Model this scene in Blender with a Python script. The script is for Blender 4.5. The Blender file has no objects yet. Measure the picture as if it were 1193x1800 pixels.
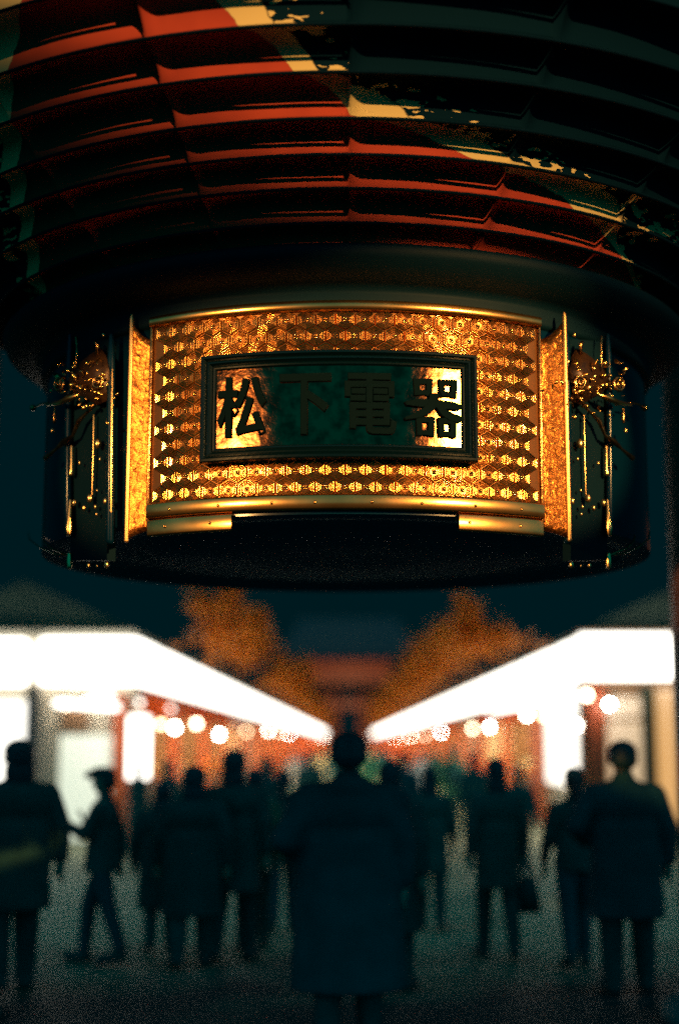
import bpy, bmesh, math, random
from mathutils import Vector, Matrix
from mathutils import noise as mnoise
random.seed(7)
S = bpy.context.scene
COL = S.collection
R_ = math.radians

# ------------------------------------------------------------------ camera
CAM_H = 1.6
PITCH = math.atan(405 / 2500)
cd = bpy.data.cameras.new('camera')
cd.sensor_fit = 'VERTICAL'; cd.sensor_height = 36; cd.sensor_width = 36
cd.lens = 50.0; cd.shift_x = -16 / 1800
cd.clip_start = 0.05; cd.clip_end = 3000
cd.dof.use_dof = True; cd.dof.focus_distance = 5.08; cd.dof.aperture_fstop = 0.70
cam = bpy.data.objects.new('camera', cd); COL.objects.link(cam)
cam.location = (0, 0, CAM_H); cam.rotation_euler = (math.pi / 2 + PITCH, 0, 0)
S.camera = cam
# ------------------------------------------------------------------ night sky
w = bpy.data.worlds.new('World'); S.world = w; w.use_nodes = True
bg = w.node_tree.nodes['Background']
bg.inputs[0].default_value = (0.0, 0.74, 1.0, 1); bg.inputs[1].default_value = 0.0135
# teal fill light from behind the viewer, added to lift the dark tones
sl = bpy.data.lights.new('teal_fill_light', 'SUN'); sl.energy = 0.68; sl.angle = R_(150); sl.color = (0.0, 0.70, 1.0)
so = bpy.data.objects.new('teal_fill_light', sl); COL.objects.link(so)
so.rotation_euler = (R_(66), 0, R_(6))
# two warm floodlights on the front pillars of the gate, turned on the lantern
FLOODS = [((-3.9, 0.35, 3.45), (-0.08, 5.3, 2.66), 1900), ((3.9, 0.35, 4.02), (0.05, 5.3, 2.72), 4000)]
for loc, aim, en in FLOODS:
    l = bpy.data.lights.new('floodlight_lamp', 'SPOT'); l.energy = en; l.color = (1.0, 0.50, 0.15)
    l.spot_size = R_(10.0); l.spot_blend = 0.12; l.shadow_soft_size = 0.07
    o = bpy.data.objects.new('floodlight_lamp', l); COL.objects.link(o); o.location = loc
    o.rotation_euler = (Vector(aim) - Vector(loc)).to_track_quat('-Z', 'Y').to_euler()
    o.scale = (2.15, 1, 1)
# one spotlight under the front eave, turned on the paper body
SPOT = (0.9, -0.8, 5.62)
pl = bpy.data.lights.new('spotlight_lamp', 'SPOT'); pl.energy = 1750; pl.color = (1.0, 0.60, 0.24)
pl.spot_size = R_(31); pl.spot_blend = 0.10; pl.shadow_soft_size = 0.06
po = bpy.data.objects.new('spotlight_lamp', pl); COL.objects.link(po); po.location = SPOT
po.rotation_euler = (Vector((0.55, 4.3, 5.06)) - Vector(SPOT)).to_track_quat('-Z', 'Y').to_euler(); po.scale = (1.6, 1, 1)
S.view_settings.view_transform = 'Standard'; S.view_settings.look = 'None'
S.view_settings.exposure = 0.0; S.view_settings.gamma = 1.0
S.cycles.max_bounces = 6; S.cycles.sample_clamp_indirect = 1.0
S.cycles.use_denoising = False; S.cycles.diffuse_bounces = 1

# ------------------------------------------------------------------ helpers
def at(u, v, Y):
    """world point on the plane y=Y that lies at photograph position (u, v)"""
    h = Y * math.tan(PITCH + math.atan((900 - v) / 2500))
    d = Y * math.cos(PITCH) + h * math.sin(PITCH)
    return Vector(((u - 612) / 2500 * d, Y, CAM_H + h))

def mat(name, col=(0.2, 0.2, 0.2), rough=0.6, metal=0.0, emit=None, es=0.0, spec=0.5, noise=None, bump=0.0, bscale=30):
    m = bpy.data.materials.new(name); m.use_nodes = True
    nt = m.node_tree; b = nt.nodes['Principled BSDF']
    b.inputs['Base Color'].default_value = (*col, 1)
    b.inputs['Roughness'].default_value = rough; b.inputs['Metallic'].default_value = metal
    b.inputs['Specular IOR Level'].default_value = spec
    if emit:
        b.inputs['Emission Color'].default_value = (*emit, 1); b.inputs['Emission Strength'].default_value = es
    if noise or bump:
        nz = nt.nodes.new('ShaderNodeTexNoise')
        nz.inputs['Scale'].default_value = bscale; nz.inputs['Detail'].default_value = 5
        gp = nt.nodes.new('ShaderNodeNewGeometry'); nt.links.new(gp.outputs['Position'], nz.inputs['Vector'])
        if noise:
            rp = nt.nodes.new('ShaderNodeValToRGB')
            rp.color_ramp.elements[0].position = 0.35; rp.color_ramp.elements[1].position = 0.68
            rp.color_ramp.elements[0].color = (*noise, 1); rp.color_ramp.elements[1].color = (*col, 1)
            nt.links.new(nz.outputs['Fac'], rp.inputs['Fac']); nt.links.new(rp.outputs['Color'], b.inputs['Base Color'])
        if bump:
            bp = nt.nodes.new('ShaderNodeBump'); bp.inputs['Strength'].default_value = bump; bp.inputs['Distance'].default_value = 0.01
            nt.links.new(nz.outputs['Fac'], bp.inputs['Height']); nt.links.new(bp.outputs['Normal'], b.inputs['Normal'])
    return m

def link(name, me, m=None, parent=None, loc=None):
    o = bpy.data.objects.new(name, me); COL.objects.link(o)
    if m is not None and me is not None:
        if isinstance(m, (list, tuple)):
            for k in m: me.materials.append(k)
        else: me.materials.append(m)
    if parent: o.parent = parent
    if loc is not None: o.location = loc
    return o
def tag(o, label, cat, group=None, kind=None):
    if label: o['label'] = label
    if cat: o['category'] = cat
    if group: o['group'] = group
    if kind: o['kind'] = kind
    return o
def empty(name, loc, label, cat, group=None, rz=0):
    o = bpy.data.objects.new(name, None); COL.objects.link(o); o.location = loc; o.rotation_euler.z = rz
    o.empty_display_size = 0.2
    return tag(o, label, cat, group)
def bm_mesh(bm, name, smooth=False):
    me = bpy.data.meshes.new(name); bm.to_mesh(me); bm.free()
    if smooth:
        for p in me.polygons: p.use_smooth = True
    return me
def box(bm, lo, hi, bev=0.0):
    lo, hi = [min(a, b) for a, b in zip(lo, hi)], [max(a, b) for a, b in zip(lo, hi)]
    r = bmesh.ops.create_cube(bm, size=1)
    for v in r['verts']:
        v.co = Vector([(lo[i] + hi[i]) / 2 + v.co[i] * (hi[i] - lo[i]) for i in range(3)])
    if bev:
        es = list({e for v in r['verts'] for e in v.link_edges})
        bmesh.ops.bevel(bm, geom=es, offset=bev, segments=2, affect='EDGES', profile=0.5)
def boxo(name, lo, hi, m, parent=None, bev=0.0):
    """box as its own object, corners given in the parent's space"""
    bm = bmesh.new(); box(bm, lo, hi, bev)
    return link(name, bm_mesh(bm, name), m, parent)
def tube(bm, pts, rad, seg=8, caps=True):
    """tapered tube along pts with rounded ends; rad scalar or list"""
    pts = [Vector(p) for p in pts]; n = len(pts)
    rad = [rad] * n if not isinstance(rad, (list, tuple)) else list(rad)
    rings = []
    up0 = None
    for i in range(n):
        d = (pts[min(i + 1, n - 1)] - pts[max(i - 1, 0)]).normalized()
        if up0 is None:
            up0 = Vector((0, 0, 1)) if abs(d.z) < 0.9 else Vector((1, 0, 0))
        a = d.cross(up0)
        if a.length < 1e-4: a = d.orthogonal()
        a.normalize(); b = a.cross(d).normalized(); up0 = b
        fr = []
        if i == 0 and caps: fr = [(-0.87, 0.5), (-0.5, 0.87)]
        fr.append((0, 1))
        if i == n - 1 and caps: fr += [(0.5, 0.87), (0.87, 0.5)]
        for (k, s) in fr:
            c = pts[i] + d * rad[i] * k
            rings.append([bm.verts.new(c + (a * math.cos(t) + b * math.sin(t)) * rad[i] * s)
                          for t in [2 * math.pi * j / seg for j in range(seg)]])
    for r0, r1 in zip(rings, rings[1:]):
        for j in range(seg):
            bm.faces.new((r0[j], r0[(j + 1) % seg], r1[(j + 1) % seg], r1[j]))
    bm.faces.new(list(reversed(rings[0]))); bm.faces.new(rings[-1])
def tubeo(name, pts, rad, m, parent=None, seg=10):
    bm = bmesh.new(); tube(bm, pts, rad, seg)
    return link(name, bm_mesh(bm, name, True), m, parent)
def ell(bm, c, r, seg=16, rings=10, rot=None):
    q = bmesh.ops.create_uvsphere(bm, u_segments=seg, v_segments=rings, radius=1)
    for v in q['verts']:
        p = Vector((v.co.x * r[0], v.co.y * r[1], v.co.z * r[2]))
        if rot is not None: p = rot @ p
        v.co = p + Vector(c)
def lathe(name, prof, m, parent=None, seg=96, smooth=True, a0=0.0, a1=2 * math.pi, axis=(0, 0)):
    """profile of (radius, z) about a vertical axis; angle 0 faces the viewer (-y)"""
    full = abs(a1 - a0 - 2 * math.pi) < 1e-6
    n = seg if full else seg + 1
    V, F = [], []
    for i in range(n):
        a = a0 + (a1 - a0) * i / seg
        for (r, z) in prof: V.append((axis[0] + r * math.sin(a), axis[1] - r * math.cos(a), z))
    k = len(prof)
    for i in range(seg):
        j = (i + 1) % n
        for q in range(k - 1): F.append((i * k + q, j * k + q, j * k + q + 1, i * k + q + 1))
    me = bpy.data.meshes.new(name); me.from_pydata(V, [], F); me.update()
    if smooth:
        for p in me.polygons: p.use_smooth = True
    return link(name, me, m, parent)
def torus(bm, c, R, r, nrm, seg=28, ms=8):
    q = Vector(nrm).to_track_quat('Z', 'Y').to_matrix()
    rows = []
    for i in range(seg):
        a = 2 * math.pi * i / seg
        rows.append([bm.verts.new(Vector(c) + q @ Vector(((R + r * math.cos(b)) * math.cos(a), (R + r * math.cos(b)) * math.sin(a), r * math.sin(b))))
                     for b in [2 * math.pi * j / ms for j in range(ms)]])
    for i in range(seg):
        for j in range(ms):
            bm.faces.new((rows[i][j], rows[(i + 1) % seg][j], rows[(i + 1) % seg][(j + 1) % ms], rows[i][(j + 1) % ms]))
def children(o): return [c for c in bpy.data.objects if c.parent == o]

# ------------------------------------------------------------------ materials
M = {}
def gold_mat(name, col, rough, nz):
    m = mat(name, col, rough, 1.0, noise=nz, bscale=14)
    return m
M['gold'] = mat('gilt_metal', (0.86, 0.42, 0.11), 0.155, 1.0, noise=(0.60, 0.24, 0.05), bscale=18, bump=0.05)
M['gold_rim'] = mat('gilt_rim', (0.90, 0.46, 0.13), 0.22, 1.0, noise=(0.6, 0.33, 0.09), bscale=9, bump=0.05)
M['gold_leaf'] = mat('gold_leaf', (0.17, 0.10, 0.04), 0.12, 1.0, noise=(0.10, 0.06, 0.025), bscale=22, bump=0.05)
M['bronze'] = mat('dark_bronze', (0.62, 0.32, 0.10), 0.22, 1.0, noise=(0.2, 0.10, 0.04), bscale=40, bump=0.15)
M['lacquer'] = mat('black_lacquer', (0.0005, 0.011, 0.026), 0.20, 0.0, spec=0.22)
M['black_wood'] = mat('black_painted_wood', (0.12, 0.15, 0.16), 0.55, noise=(0.08, 0.10, 0.11), bscale=6)
M['ink'] = mat('black_ink', (0.0006, 0.010, 0.018), 0.6, spec=0.08)
M['gate_red'] = mat('gate_red_paint', (0.30, 0.10, 0.06), 0.5, noise=(0.18, 0.07, 0.05), bscale=5)
M['dark_metal'] = mat('dark_metal', (0.10, 0.12, 0.13), 0.45, 0.6)
M['sign'] = mat('lit_sign_face', (0.8, 0.8, 0.8), 0.4, emit=(1.0, 0.94, 0.82), es=4.6)
M['crest'] = mat('printed_crest', (0.5, 0.5, 0.5), 0.5, emit=(1.0, 0.93, 0.88), es=0.8)
M['bulb'] = mat('lit_bulb', (0.9, 0.85, 0.8), 0.3, emit=(1.0, 0.80, 0.58), es=22.0)
M['roof'] = mat('copper_green_roof', (0.07, 0.09, 0.055), 0.7, noise=(0.045, 0.06, 0.04), bscale=3)
M['vermilion'] = mat('vermilion_paint', (0.62, 0.12, 0.03), 0.45, noise=(0.45, 0.08, 0.03), bscale=4)
M['orange_cloth'] = mat('orange_cloth', (0.75, 0.20, 0.02), 0.8, noise=(0.55, 0.10, 0.02), bscale=2)
M['cream_wall'] = mat('cream_plaster', (0.62, 0.55, 0.42), 0.7, noise=(0.5, 0.43, 0.32), bscale=2)
M['wood'] = mat('brown_wood', (0.24, 0.13, 0.06), 0.5, noise=(0.15, 0.08, 0.04), bscale=5)
M['leaf'] = mat('maple_leaf', (0.72, 0.20, 0.012), 0.6, noise=(0.5, 0.2, 0.02), bscale=1.3)
M['bark'] = mat('bark', (0.10, 0.07, 0.05), 0.8)


# ------------------------------------------------------------------ ground
def ground_mat():
    m = bpy.data.materials.new('granite_paving'); m.use_nodes = True
    nt = m.node_tree; b = nt.nodes['Principled BSDF']; b.inputs['Roughness'].default_value = 0.75; b.inputs['Specular IOR Level'].default_value = 0.28
    tc = nt.nodes.new('ShaderNodeTexCoord')
    br = nt.nodes.new('ShaderNodeTexBrick'); br.inputs['Scale'].default_value = 1.0
    br.inputs['Brick Width'].default_value = 0.9; br.inputs['Row Height'].default_value = 0.6; br.inputs['Mortar Size'].default_value = 0.012
    br.inputs['Color1'].default_value = (0.54, 0.54, 0.32, 1); br.inputs['Color2'].default_value = (0.44, 0.45, 0.26, 1)
    br.inputs['Mortar'].default_value = (0.10, 0.10, 0.09, 1)
    nz = nt.nodes.new('ShaderNodeTexNoise'); nz.inputs['Scale'].default_value = 0.7; nz.inputs['Detail'].default_value = 8
    mx = nt.nodes.new('ShaderNodeMix'); mx.data_type = 'RGBA'; mx.blend_type = 'MULTIPLY'; mx.inputs[0].default_value = 0.5
    nt.links.new(tc.outputs['Object'], br.inputs['Vector']); nt.links.new(tc.outputs['Object'], nz.inputs['Vector'])
    nt.links.new(br.outputs['Color'], mx.inputs[6]); nt.links.new(nz.outputs['Fac'], mx.inputs[7])
    # near paving painted darker to stand in for the light's falloff, edge broken by noise
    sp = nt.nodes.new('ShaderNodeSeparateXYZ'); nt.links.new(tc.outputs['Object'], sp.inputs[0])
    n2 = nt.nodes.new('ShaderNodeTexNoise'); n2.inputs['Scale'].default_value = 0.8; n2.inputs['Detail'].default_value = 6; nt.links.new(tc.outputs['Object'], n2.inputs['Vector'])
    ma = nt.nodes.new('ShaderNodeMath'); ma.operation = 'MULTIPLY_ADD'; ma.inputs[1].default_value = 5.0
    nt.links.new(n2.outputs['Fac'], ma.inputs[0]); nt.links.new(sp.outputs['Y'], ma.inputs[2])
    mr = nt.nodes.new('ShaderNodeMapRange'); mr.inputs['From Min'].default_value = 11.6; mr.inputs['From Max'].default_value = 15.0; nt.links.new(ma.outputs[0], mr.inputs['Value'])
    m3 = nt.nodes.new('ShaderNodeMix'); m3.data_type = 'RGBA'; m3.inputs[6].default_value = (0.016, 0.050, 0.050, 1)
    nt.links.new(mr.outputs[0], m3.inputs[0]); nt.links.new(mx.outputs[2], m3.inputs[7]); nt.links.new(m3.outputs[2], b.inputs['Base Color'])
    return m
bm = bmesh.new()
bmesh.ops.create_grid(bm, x_segments=2, y_segments=2, size=1)
for v in bm.verts: v.co = Vector((v.co.x * 900, v.co.y * 1000 + 900, 0))
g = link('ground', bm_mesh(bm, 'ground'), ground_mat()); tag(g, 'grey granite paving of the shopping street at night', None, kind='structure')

# ------------------------------------------------------------------ the great lantern
LX, LY = -0.012, 6.35
lantern = empty('paper_lantern', (LX, LY, 0), 'giant red paper lantern with gilded hexagon band and black nameplate hanging overhead', 'lantern')
RING = 1.35
PROF = [(3.29, 1.40), (3.351, 1.505), (3.42, 1.60), (3.50, 1.71), (3.65, 1.905), (3.8, 2.10), (3.925, 2.255), (4.08, 2.40), (4.3, 2.53), (4.6, 2.62), (5.1, 2.66), (5.8, 2.5), (6.4, 2.15), (6.8, 1.6)]
def prof_r(z):
    # smooth interpolation of the barrel profile
    if z <= PROF[0][0]: return PROF[0][1]
    for i in range(len(PROF) - 1):
        z0, r0 = PROF[i]; z1, r1 = PROF[i + 1]
        if z <= z1:
            def sl(k):
                a = max(k - 1, 0); b = min(k + 1, len(PROF) - 1)
                return (PROF[b][1] - PROF[a][1]) / (PROF[b][0] - PROF[a][0])
            t = (z - z0) / (z1 - z0); h = z1 - z0
            return ((2*t**3 - 3*t*t + 1) * r0 + (t**3 - 2*t*t + t) * h * sl(i) + (-2*t**3 + 3*t*t) * r1 + (t**3 - t*t) * h * sl(i + 1))
    return PROF[-1][1]
def on_body(u, v):
    """angle and height on the lantern body seen at photograph position (u, v)"""
    dx = (u - 612) / 2500; dz = (900 - v) / 2500
    d = Vector((dx, math.cos(PITCH) - dz * math.sin(PITCH), math.sin(PITCH) + dz * math.cos(PITCH)))
    o = Vector((0, 0, CAM_H)); t = 2.0
    while t < 9:
        p = o + d * t
        if p.z > PROF[0][0] and math.hypot(p.x - LX, p.y - LY) < prof_r(p.z):
            return math.atan2(p.x - LX, LY - p.y), p.z
        t += 0.004
    return None
rib_z = []
for v in (445, 393, 333, 273, 210, 128, 43):
    q = on_body(604, v)
    rib_z.append(q[1])
st = rib_z[-1] - rib_z[-2]
rib_z = [rib_z[0] - 0.035] + rib_z
while rib_z[-1] + 0.14 < 6.75: rib_z.append(rib_z[-1] + 0.125)
rib_z.append(6.8)
SEAM = R_(18)
# painted strokes: black ink with a cream outline, boundary angle as a function of height
edgeR = [on_body(*p) for p in ((1075, 432), (985, 352), (790, 268), (612, 203), (505, 122), (405, 38))]
edgeR2 = [on_body(*p) for p in ((1092, 432), (1095, 362), (890, 282), (722, 210), (556, 126), (478, 42))]
edgeL = [on_body(*p) for p in ((55, 440), (50, 385), (32, 325), (20, 255))]
def interp(tab, z):
    tab = sorted(tab, key=lambda t: t[1])
    if z <= tab[0][1]: 
        s = (tab[1][0] - tab[0][0]) / (tab[1][1] - tab[0][1]); return tab[0][0] + s * (z - tab[0][1])
    for a, b in zip(tab, tab[1:]):
        if z <= b[1]: return a[0] + (b[0] - a[0]) * (z - a[1]) / (b[1] - a[1])
    a, b = tab[-2], tab[-1]
    return b[0] + (b[0] - a[0]) / (b[1] - a[1]) * (z - b[1])
def body_mesh():
    V, F, ink = [], [], []
    NS = 10
    zs = []
    for a, b in zip(rib_z, rib_z[1:]):
        NS = 24 if a < 4.25 else 6
        for k in range(NS): zs.append((a + (b - a) * k / NS, k / NS, b - a))
    zs.append((rib_z[-1], 0, 0.1))
    A0, A1, NA = -R_(100), R_(100), 700
    for i in range(NA + 1):
        phi = A0 + (A1 - A0) * i / NA
        su = ((phi - R_(0.3)) / SEAM) % 1.0; pid = math.floor((phi - R_(0.3)) / SEAM)
        for zi, (z, t, pitch) in enumerate(zs):
            r = prof_r(z); dr = (prof_r(z + 0.01) - prof_r(z - 0.01)) / 0.02
            nl = math.sqrt(1 + dr * dr); nr, nz = 1 / nl, -dr / nl
            arc = pitch * nl
            hor = (4 * su * (1 - su))                     # panels are slack between the seams
            q_ = min(su / 0.10, 1.0); q_ = q_ * q_ * (3 - 2 * q_)
            sag = arc * 0.34 * math.sin(math.pi * t) ** 0.9 * (0.40 + 0.60 * q_) * (0.82 + 0.30 * su)
            sag += 0.010 * su
            sag += 0.005 * mnoise.noise(Vector((phi * 7, z * 5, 3.1)))
            V.append(((r - sag * nr) * math.sin(phi), -(r - sag * nr) * math.cos(phi), z - sag * nz))
            # signed ink coordinate: <0 paper, 0..1 outline, >1 ink
            e0, e1 = interp(edgeR, z), interp(edgeR2, z)
            c = (phi - e0) / max(e1 - e0, 0.03)
            el = interp(edgeL, z); cl = (el - phi) / 0.055
            ink.append(max(c, cl))
    k = len(zs)
    for i in range(NA):
        for q in range(k - 1):
            F.append((i * k + q, (i + 1) * k + q, (i + 1) * k + q + 1, i * k + q + 1))
    me = bpy.data.meshes.new('paper_body'); me.from_pydata(V, [], F); me.update()
    at_ = me.attributes.new('ink', 'FLOAT', 'POINT')
    at_.data.foreach_set('value', ink)
    for p in me.polygons: p.use_smooth = True
    return me
def paper_mat():
    m = bpy.data.materials.new('lantern_paper'); m.use_nodes = True
    nt = m.node_tree; b = nt.nodes['Principled BSDF']; b.inputs['Roughness'].default_value = 0.85; b.inputs['Specular IOR Level'].default_value = 0.04
    N = nt.nodes.new; L = nt.links.new
    a = N('ShaderNodeAttribute'); a.attribute_name = 'ink'
    tc = N('ShaderNodeTexCoord')
    nz = N('ShaderNodeTexNoise'); nz.inputs['Scale'].default_value = 16; nz.inputs['Detail'].default_value = 6
    L(tc.outputs['Object'], nz.inputs['Vector'])
    ad = N('ShaderNodeMath'); ad.operation = 'MULTIPLY_ADD'; ad.inputs[1].default_value = 0.35
    L(nz.outputs['Fac'], ad.inputs[0]); L(a.outputs['Fac'], ad.inputs[2])
    # outline width, ragged where the brush ran dry
    rp = N('ShaderNodeValToRGB'); cr = rp.color_ramp; cr.interpolation = 'LINEAR'
    sc = N('ShaderNodeMath'); sc.operation = 'MULTIPLY'; sc.inputs[1].default_value = 0.25
    L(ad.outputs[0], sc.inputs[0]); L(sc.outputs[0], rp.inputs['Fac'])
    cr.elements[0].position = 0.0; cr.elements[0].color = (0, 0, 0, 1)
    cr.elements[1].position = 1.0; cr.elements[1].color = (0, 0, 0, 1)
    for p, c in ((0.04, 0), (0.05, 1), (0.285, 1), (0.30, 0)):
        e = cr.elements.new(p); e.color = (c, c, c, 1)
    # flecks beyond the outline
    wv = N('ShaderNodeTexNoise'); wv.inputs['Scale'].default_value = 30; wv.inputs['Detail'].default_value = 2
    mp = N('ShaderNodeMapping'); mp.inputs['Rotation'].default_value = (0, 0.7, 0.3); mp.inputs['Scale'].default_value = (0.5, 0.5, 1.6)
    L(tc.outputs['Object'], mp.inputs['Vector']); L(mp.outputs['Vector'], wv.inputs['Vector'])
    g1 = N('ShaderNodeMath'); g1.operation = 'GREATER_THAN'; g1.inputs[1].default_value = 0.56
    L(wv.outputs['Fac'], g1.inputs[0])
    g2 = N('ShaderNodeMath'); g2.operation = 'LESS_THAN'; g2.inputs[1].default_value = 2.6; L(ad.outputs[0], g2.inputs[0])
    g3 = N('ShaderNodeMath'); g3.operation = 'GREATER_THAN'; g3.inputs[1].default_value = 1.2; L(ad.outputs[0], g3.inputs[0])
    mu = N('ShaderNodeMath'); mu.operation = 'MULTIPLY'; L(g1.outputs[0], mu.inputs[0]); L(g2.outputs[0], mu.inputs[1])
    mu2 = N('ShaderNodeMath'); mu2.operation = 'MULTIPLY'; L(mu.outputs[0], mu2.inputs[0]); L(g3.outputs[0], mu2.inputs[1])
    mxx = N('ShaderNodeMath'); mxx.operation = 'MAXIMUM'; L(rp.outputs['Color'], mxx.inputs[0]); L(mu2.outputs[0], mxx.inputs[1])
    isk = N('ShaderNodeMath'); isk.operation = 'GREATER_THAN'; isk.inputs[1].default_value = 0.17; L(ad.outputs[0], isk.inputs[0])
    red = N('ShaderNodeValToRGB'); red.color_ramp.elements[0].position = 0.3; red.color_ramp.elements[1].position = 0.7
    red.color_ramp.elements[0].color = (0.34, 0.042, 0.022, 1); red.color_ramp.elements[1].color = (0.46, 0.060, 0.026, 1)
    n2 = N('ShaderNodeTexNoise'); n2.inputs['Scale'].default_value = 5; L(tc.outputs['Object'], n2.inputs['Vector']); L(n2.outputs['Fac'], red.inputs['Fac'])
    m1 = N('ShaderNodeMix'); m1.data_type = 'RGBA'; L(isk.outputs[0], m1.inputs[0]); L(red.outputs['Color'], m1.inputs[6]); m1.inputs[7].default_value = (0.0005, 0.010, 0.017, 1)
    m2 = N('ShaderNodeMix'); m2.data_type = 'RGBA'; L(mxx.outputs[0], m2.inputs[0]); L(m1.outputs[2], m2.inputs[6]); m2.inputs[7].default_value = (0.64, 0.44, 0.16, 1)
    L(m2.outputs[2], b.inputs['Base Color'])
    return m
link('paper_body', body_mesh(), paper_mat(), lantern)
# hoops under the paper and the black collar
for z in rib_z[:-1]:
    if z > 5: break
    r = prof_r(z)
    lathe('rib', [(r + 0.004 + 0.006 * math.cos(t), z + 0.006 * math.sin(t)) for t in [k * math.pi / 3 for k in range(7)]], M['ink'], lantern, seg=120)
lathe('collar', [(1.30, 3.155), (1.36, 3.155), (1.362, 3.17), (1.362, 3.215), (1.36, 3.23), (1.40, 3.245), (1.46, 3.262), (1.52, 3.30), (1.535, 3.335), (1.52, 3.352), (1.48, 3.355)], M['ink'], lantern, seg=120)

# gilded band -------------------------------------------------------------
ZB0, ZB1 = 2.475, 3.149
HALF = R_(32.5)
band = lathe('gold_band', [(RING, ZB0), (RING, ZB1)], mat('band_patina', (0.25, 0.11, 0.04), 0.35, 1.0), lantern, seg=80, a0=-HALF, a1=HALF)
lathe('drum', [(RING - 0.012, 2.405), (RING - 0.012, 3.155)], M['lacquer'], lantern, seg=120)
# embossed hexagon plate: three rounded ridges and a four-petal flower
HP = 0.0715; HR = HP / math.sqrt(3)
def hex_mesh():
    bm = bmesh.new()
    ap = HP / 2 * 0.985
    prof = []                     # (fraction of apothem, height)
    def ridge(c, wd, h):
        for k in range(7):
            t = -1 + 2 * k / 6
            prof.append((c + wd * t, h * (1 - t * t) ** 0.75))
    ridge(0.45, 0.055, 0.0024); ridge(0.64, 0.065, 0.0032); ridge(0.86, 0.10, 0.0052)
    prof.sort()
    for s in range(6):
        a = math.pi / 3 * s
        n = Vector((math.cos(a), math.sin(a))); tdir = Vector((-n.y, n.x))
        prev = None
        for (f_, h) in prof:
            r = f_ * ap; hw = r * math.tan(math.pi / 6)
            p0 = n * r - tdir * hw; p1 = n * r + tdir * hw
            cur = (bm.verts.new((p0.x, -h - 0.002, p0.y)), bm.verts.new((p1.x, -h - 0.002, p1.y)))
            if prev: bm.faces.new((prev[0], prev[1], cur[1], cur[0]))
            prev = cur
        r = ap; hw = r * math.tan(math.pi / 6); p0 = n * r - tdir * hw; p1 = n * r + tdir * hw
        cur = (bm.verts.new((p0.x, 0, p0.y)), bm.verts.new((p1.x, 0, p1.y)))
        bm.faces.new((prev[0], prev[1], cur[1], cur[0]))
        r = prof[0][0] * ap; hw = r * math.tan(math.pi / 6)
        a0 = bm.verts.new((0, -0.0015, 0)); p0 = n * r - tdir * hw; p1 = n * r + tdir * hw
        bm.faces.new((a0, bm.verts.new((p0.x, -0.002, p0.y)), bm.verts.new((p1.x, -0.002, p1.y))))
    for q in range(4):
        a = math.pi / 4 + q * math.pi / 2
        ell(bm, (math.cos(a) * 0.0062, -0.0025, math.sin(a) * 0.0062), (0.0048, 0.0034, 0.0048), 8, 6)
    ell(bm, (0, -0.004, 0), (0.003, 0.003, 0.003), 8, 6)
    bmesh.ops.recalc_face_normals(bm, faces=bm.faces)
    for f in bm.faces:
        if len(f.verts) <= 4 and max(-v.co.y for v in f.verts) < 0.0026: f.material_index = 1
    return bm_mesh(bm, 'hexagon_plate', True)
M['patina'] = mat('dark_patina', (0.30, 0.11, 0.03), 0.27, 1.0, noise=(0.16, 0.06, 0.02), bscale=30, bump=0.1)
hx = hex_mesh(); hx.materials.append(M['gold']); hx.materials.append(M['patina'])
PLQ = dict(x0=-0.515, x1=0.468, z0=2.596, z1=2.992)
rowh = HP * math.sqrt(3) / 2
row = 0
z = ZB0 + HR * 0.62
while z < ZB1 - HR * 0.4:
    off = 0.5 * (row % 2)
    for c in range(-12, 13):
        s = (c + off) * HP; phi = s / RING
        if abs(phi) > HALF - 0.5 * HP / RING + 0.012: continue
        x = RING * math.sin(phi)
        if PLQ['x0'] + 0.05 < x < PLQ['x1'] - 0.05 and PLQ['z0'] + 0.05 < z < PLQ['z1'] - 0.05: continue
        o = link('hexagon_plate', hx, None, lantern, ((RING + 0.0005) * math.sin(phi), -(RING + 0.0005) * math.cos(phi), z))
        o.rotation_euler = (R_(random.uniform(-1, 1)), 0, phi + R_(random.uniform(-1.2, 1.2)))
    z += rowh; row += 1
# rims
lathe('lower_rim', [(RING - 0.01, 2.418), (RING + 0.016, 2.418), (RING + 0.020, 2.424), (RING + 0.021, 2.466), (RING + 0.016, 2.474), (RING - 0.01, 2.474)], M['gold_rim'], lantern, seg=90, a0=-HALF, a1=HALF)
lathe('upper_rim', [(RING - 0.01, 3.150), (RING + 0.022, 3.150), (RING + 0.027, 3.154), (RING + 0.027, 3.182), (RING + 0.020, 3.188), (RING - 0.01, 3.19)], M['gold_rim'], lantern, seg=90, a0=-HALF, a1=HALF)
for sgn in (-1, 1):
    a0, a1 = sorted((sgn * R_(17.5), sgn * HALF))
    lathe('rim_plate', [(RING - 0.01, 2.352), (RING + 0.010, 2.352), (RING + 0.012, 2.358), (RING + 0.012, 2.408), (RING + 0.008, 2.413), (RING - 0.01, 2.413)], M['gold_rim'], lantern, seg=24, a0=a0, a1=a1)
bm0 = bmesh.new(); ell(bm0, (0, 0, 0), (0.006, 0.004, 0.006), 10, 8); rivet = bm_mesh(bm0, 'rivet', True); rivet.materials.append(M['bronze'])
for phi in (-28, -19.5, -11, -4.5, 4, 11.5, 20, 28):
    a = R_(phi)
    link('rivet', rivet, None, lantern, ((RING + 0.021) * math.sin(a), -(RING + 0.021) * math.cos(a), 2.443))
for phi in (-29, -21, 19.2, 28):
    a = R_(phi)
    link('rivet', rivet, None, lantern, ((RING + 0.013) * math.sin(a), -(RING + 0.013) * math.cos(a), 2.382))
M['under'] = mat('dull_black_paint', (0.02, 0.17, 0.22), 0.9, spec=0.05)
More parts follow.
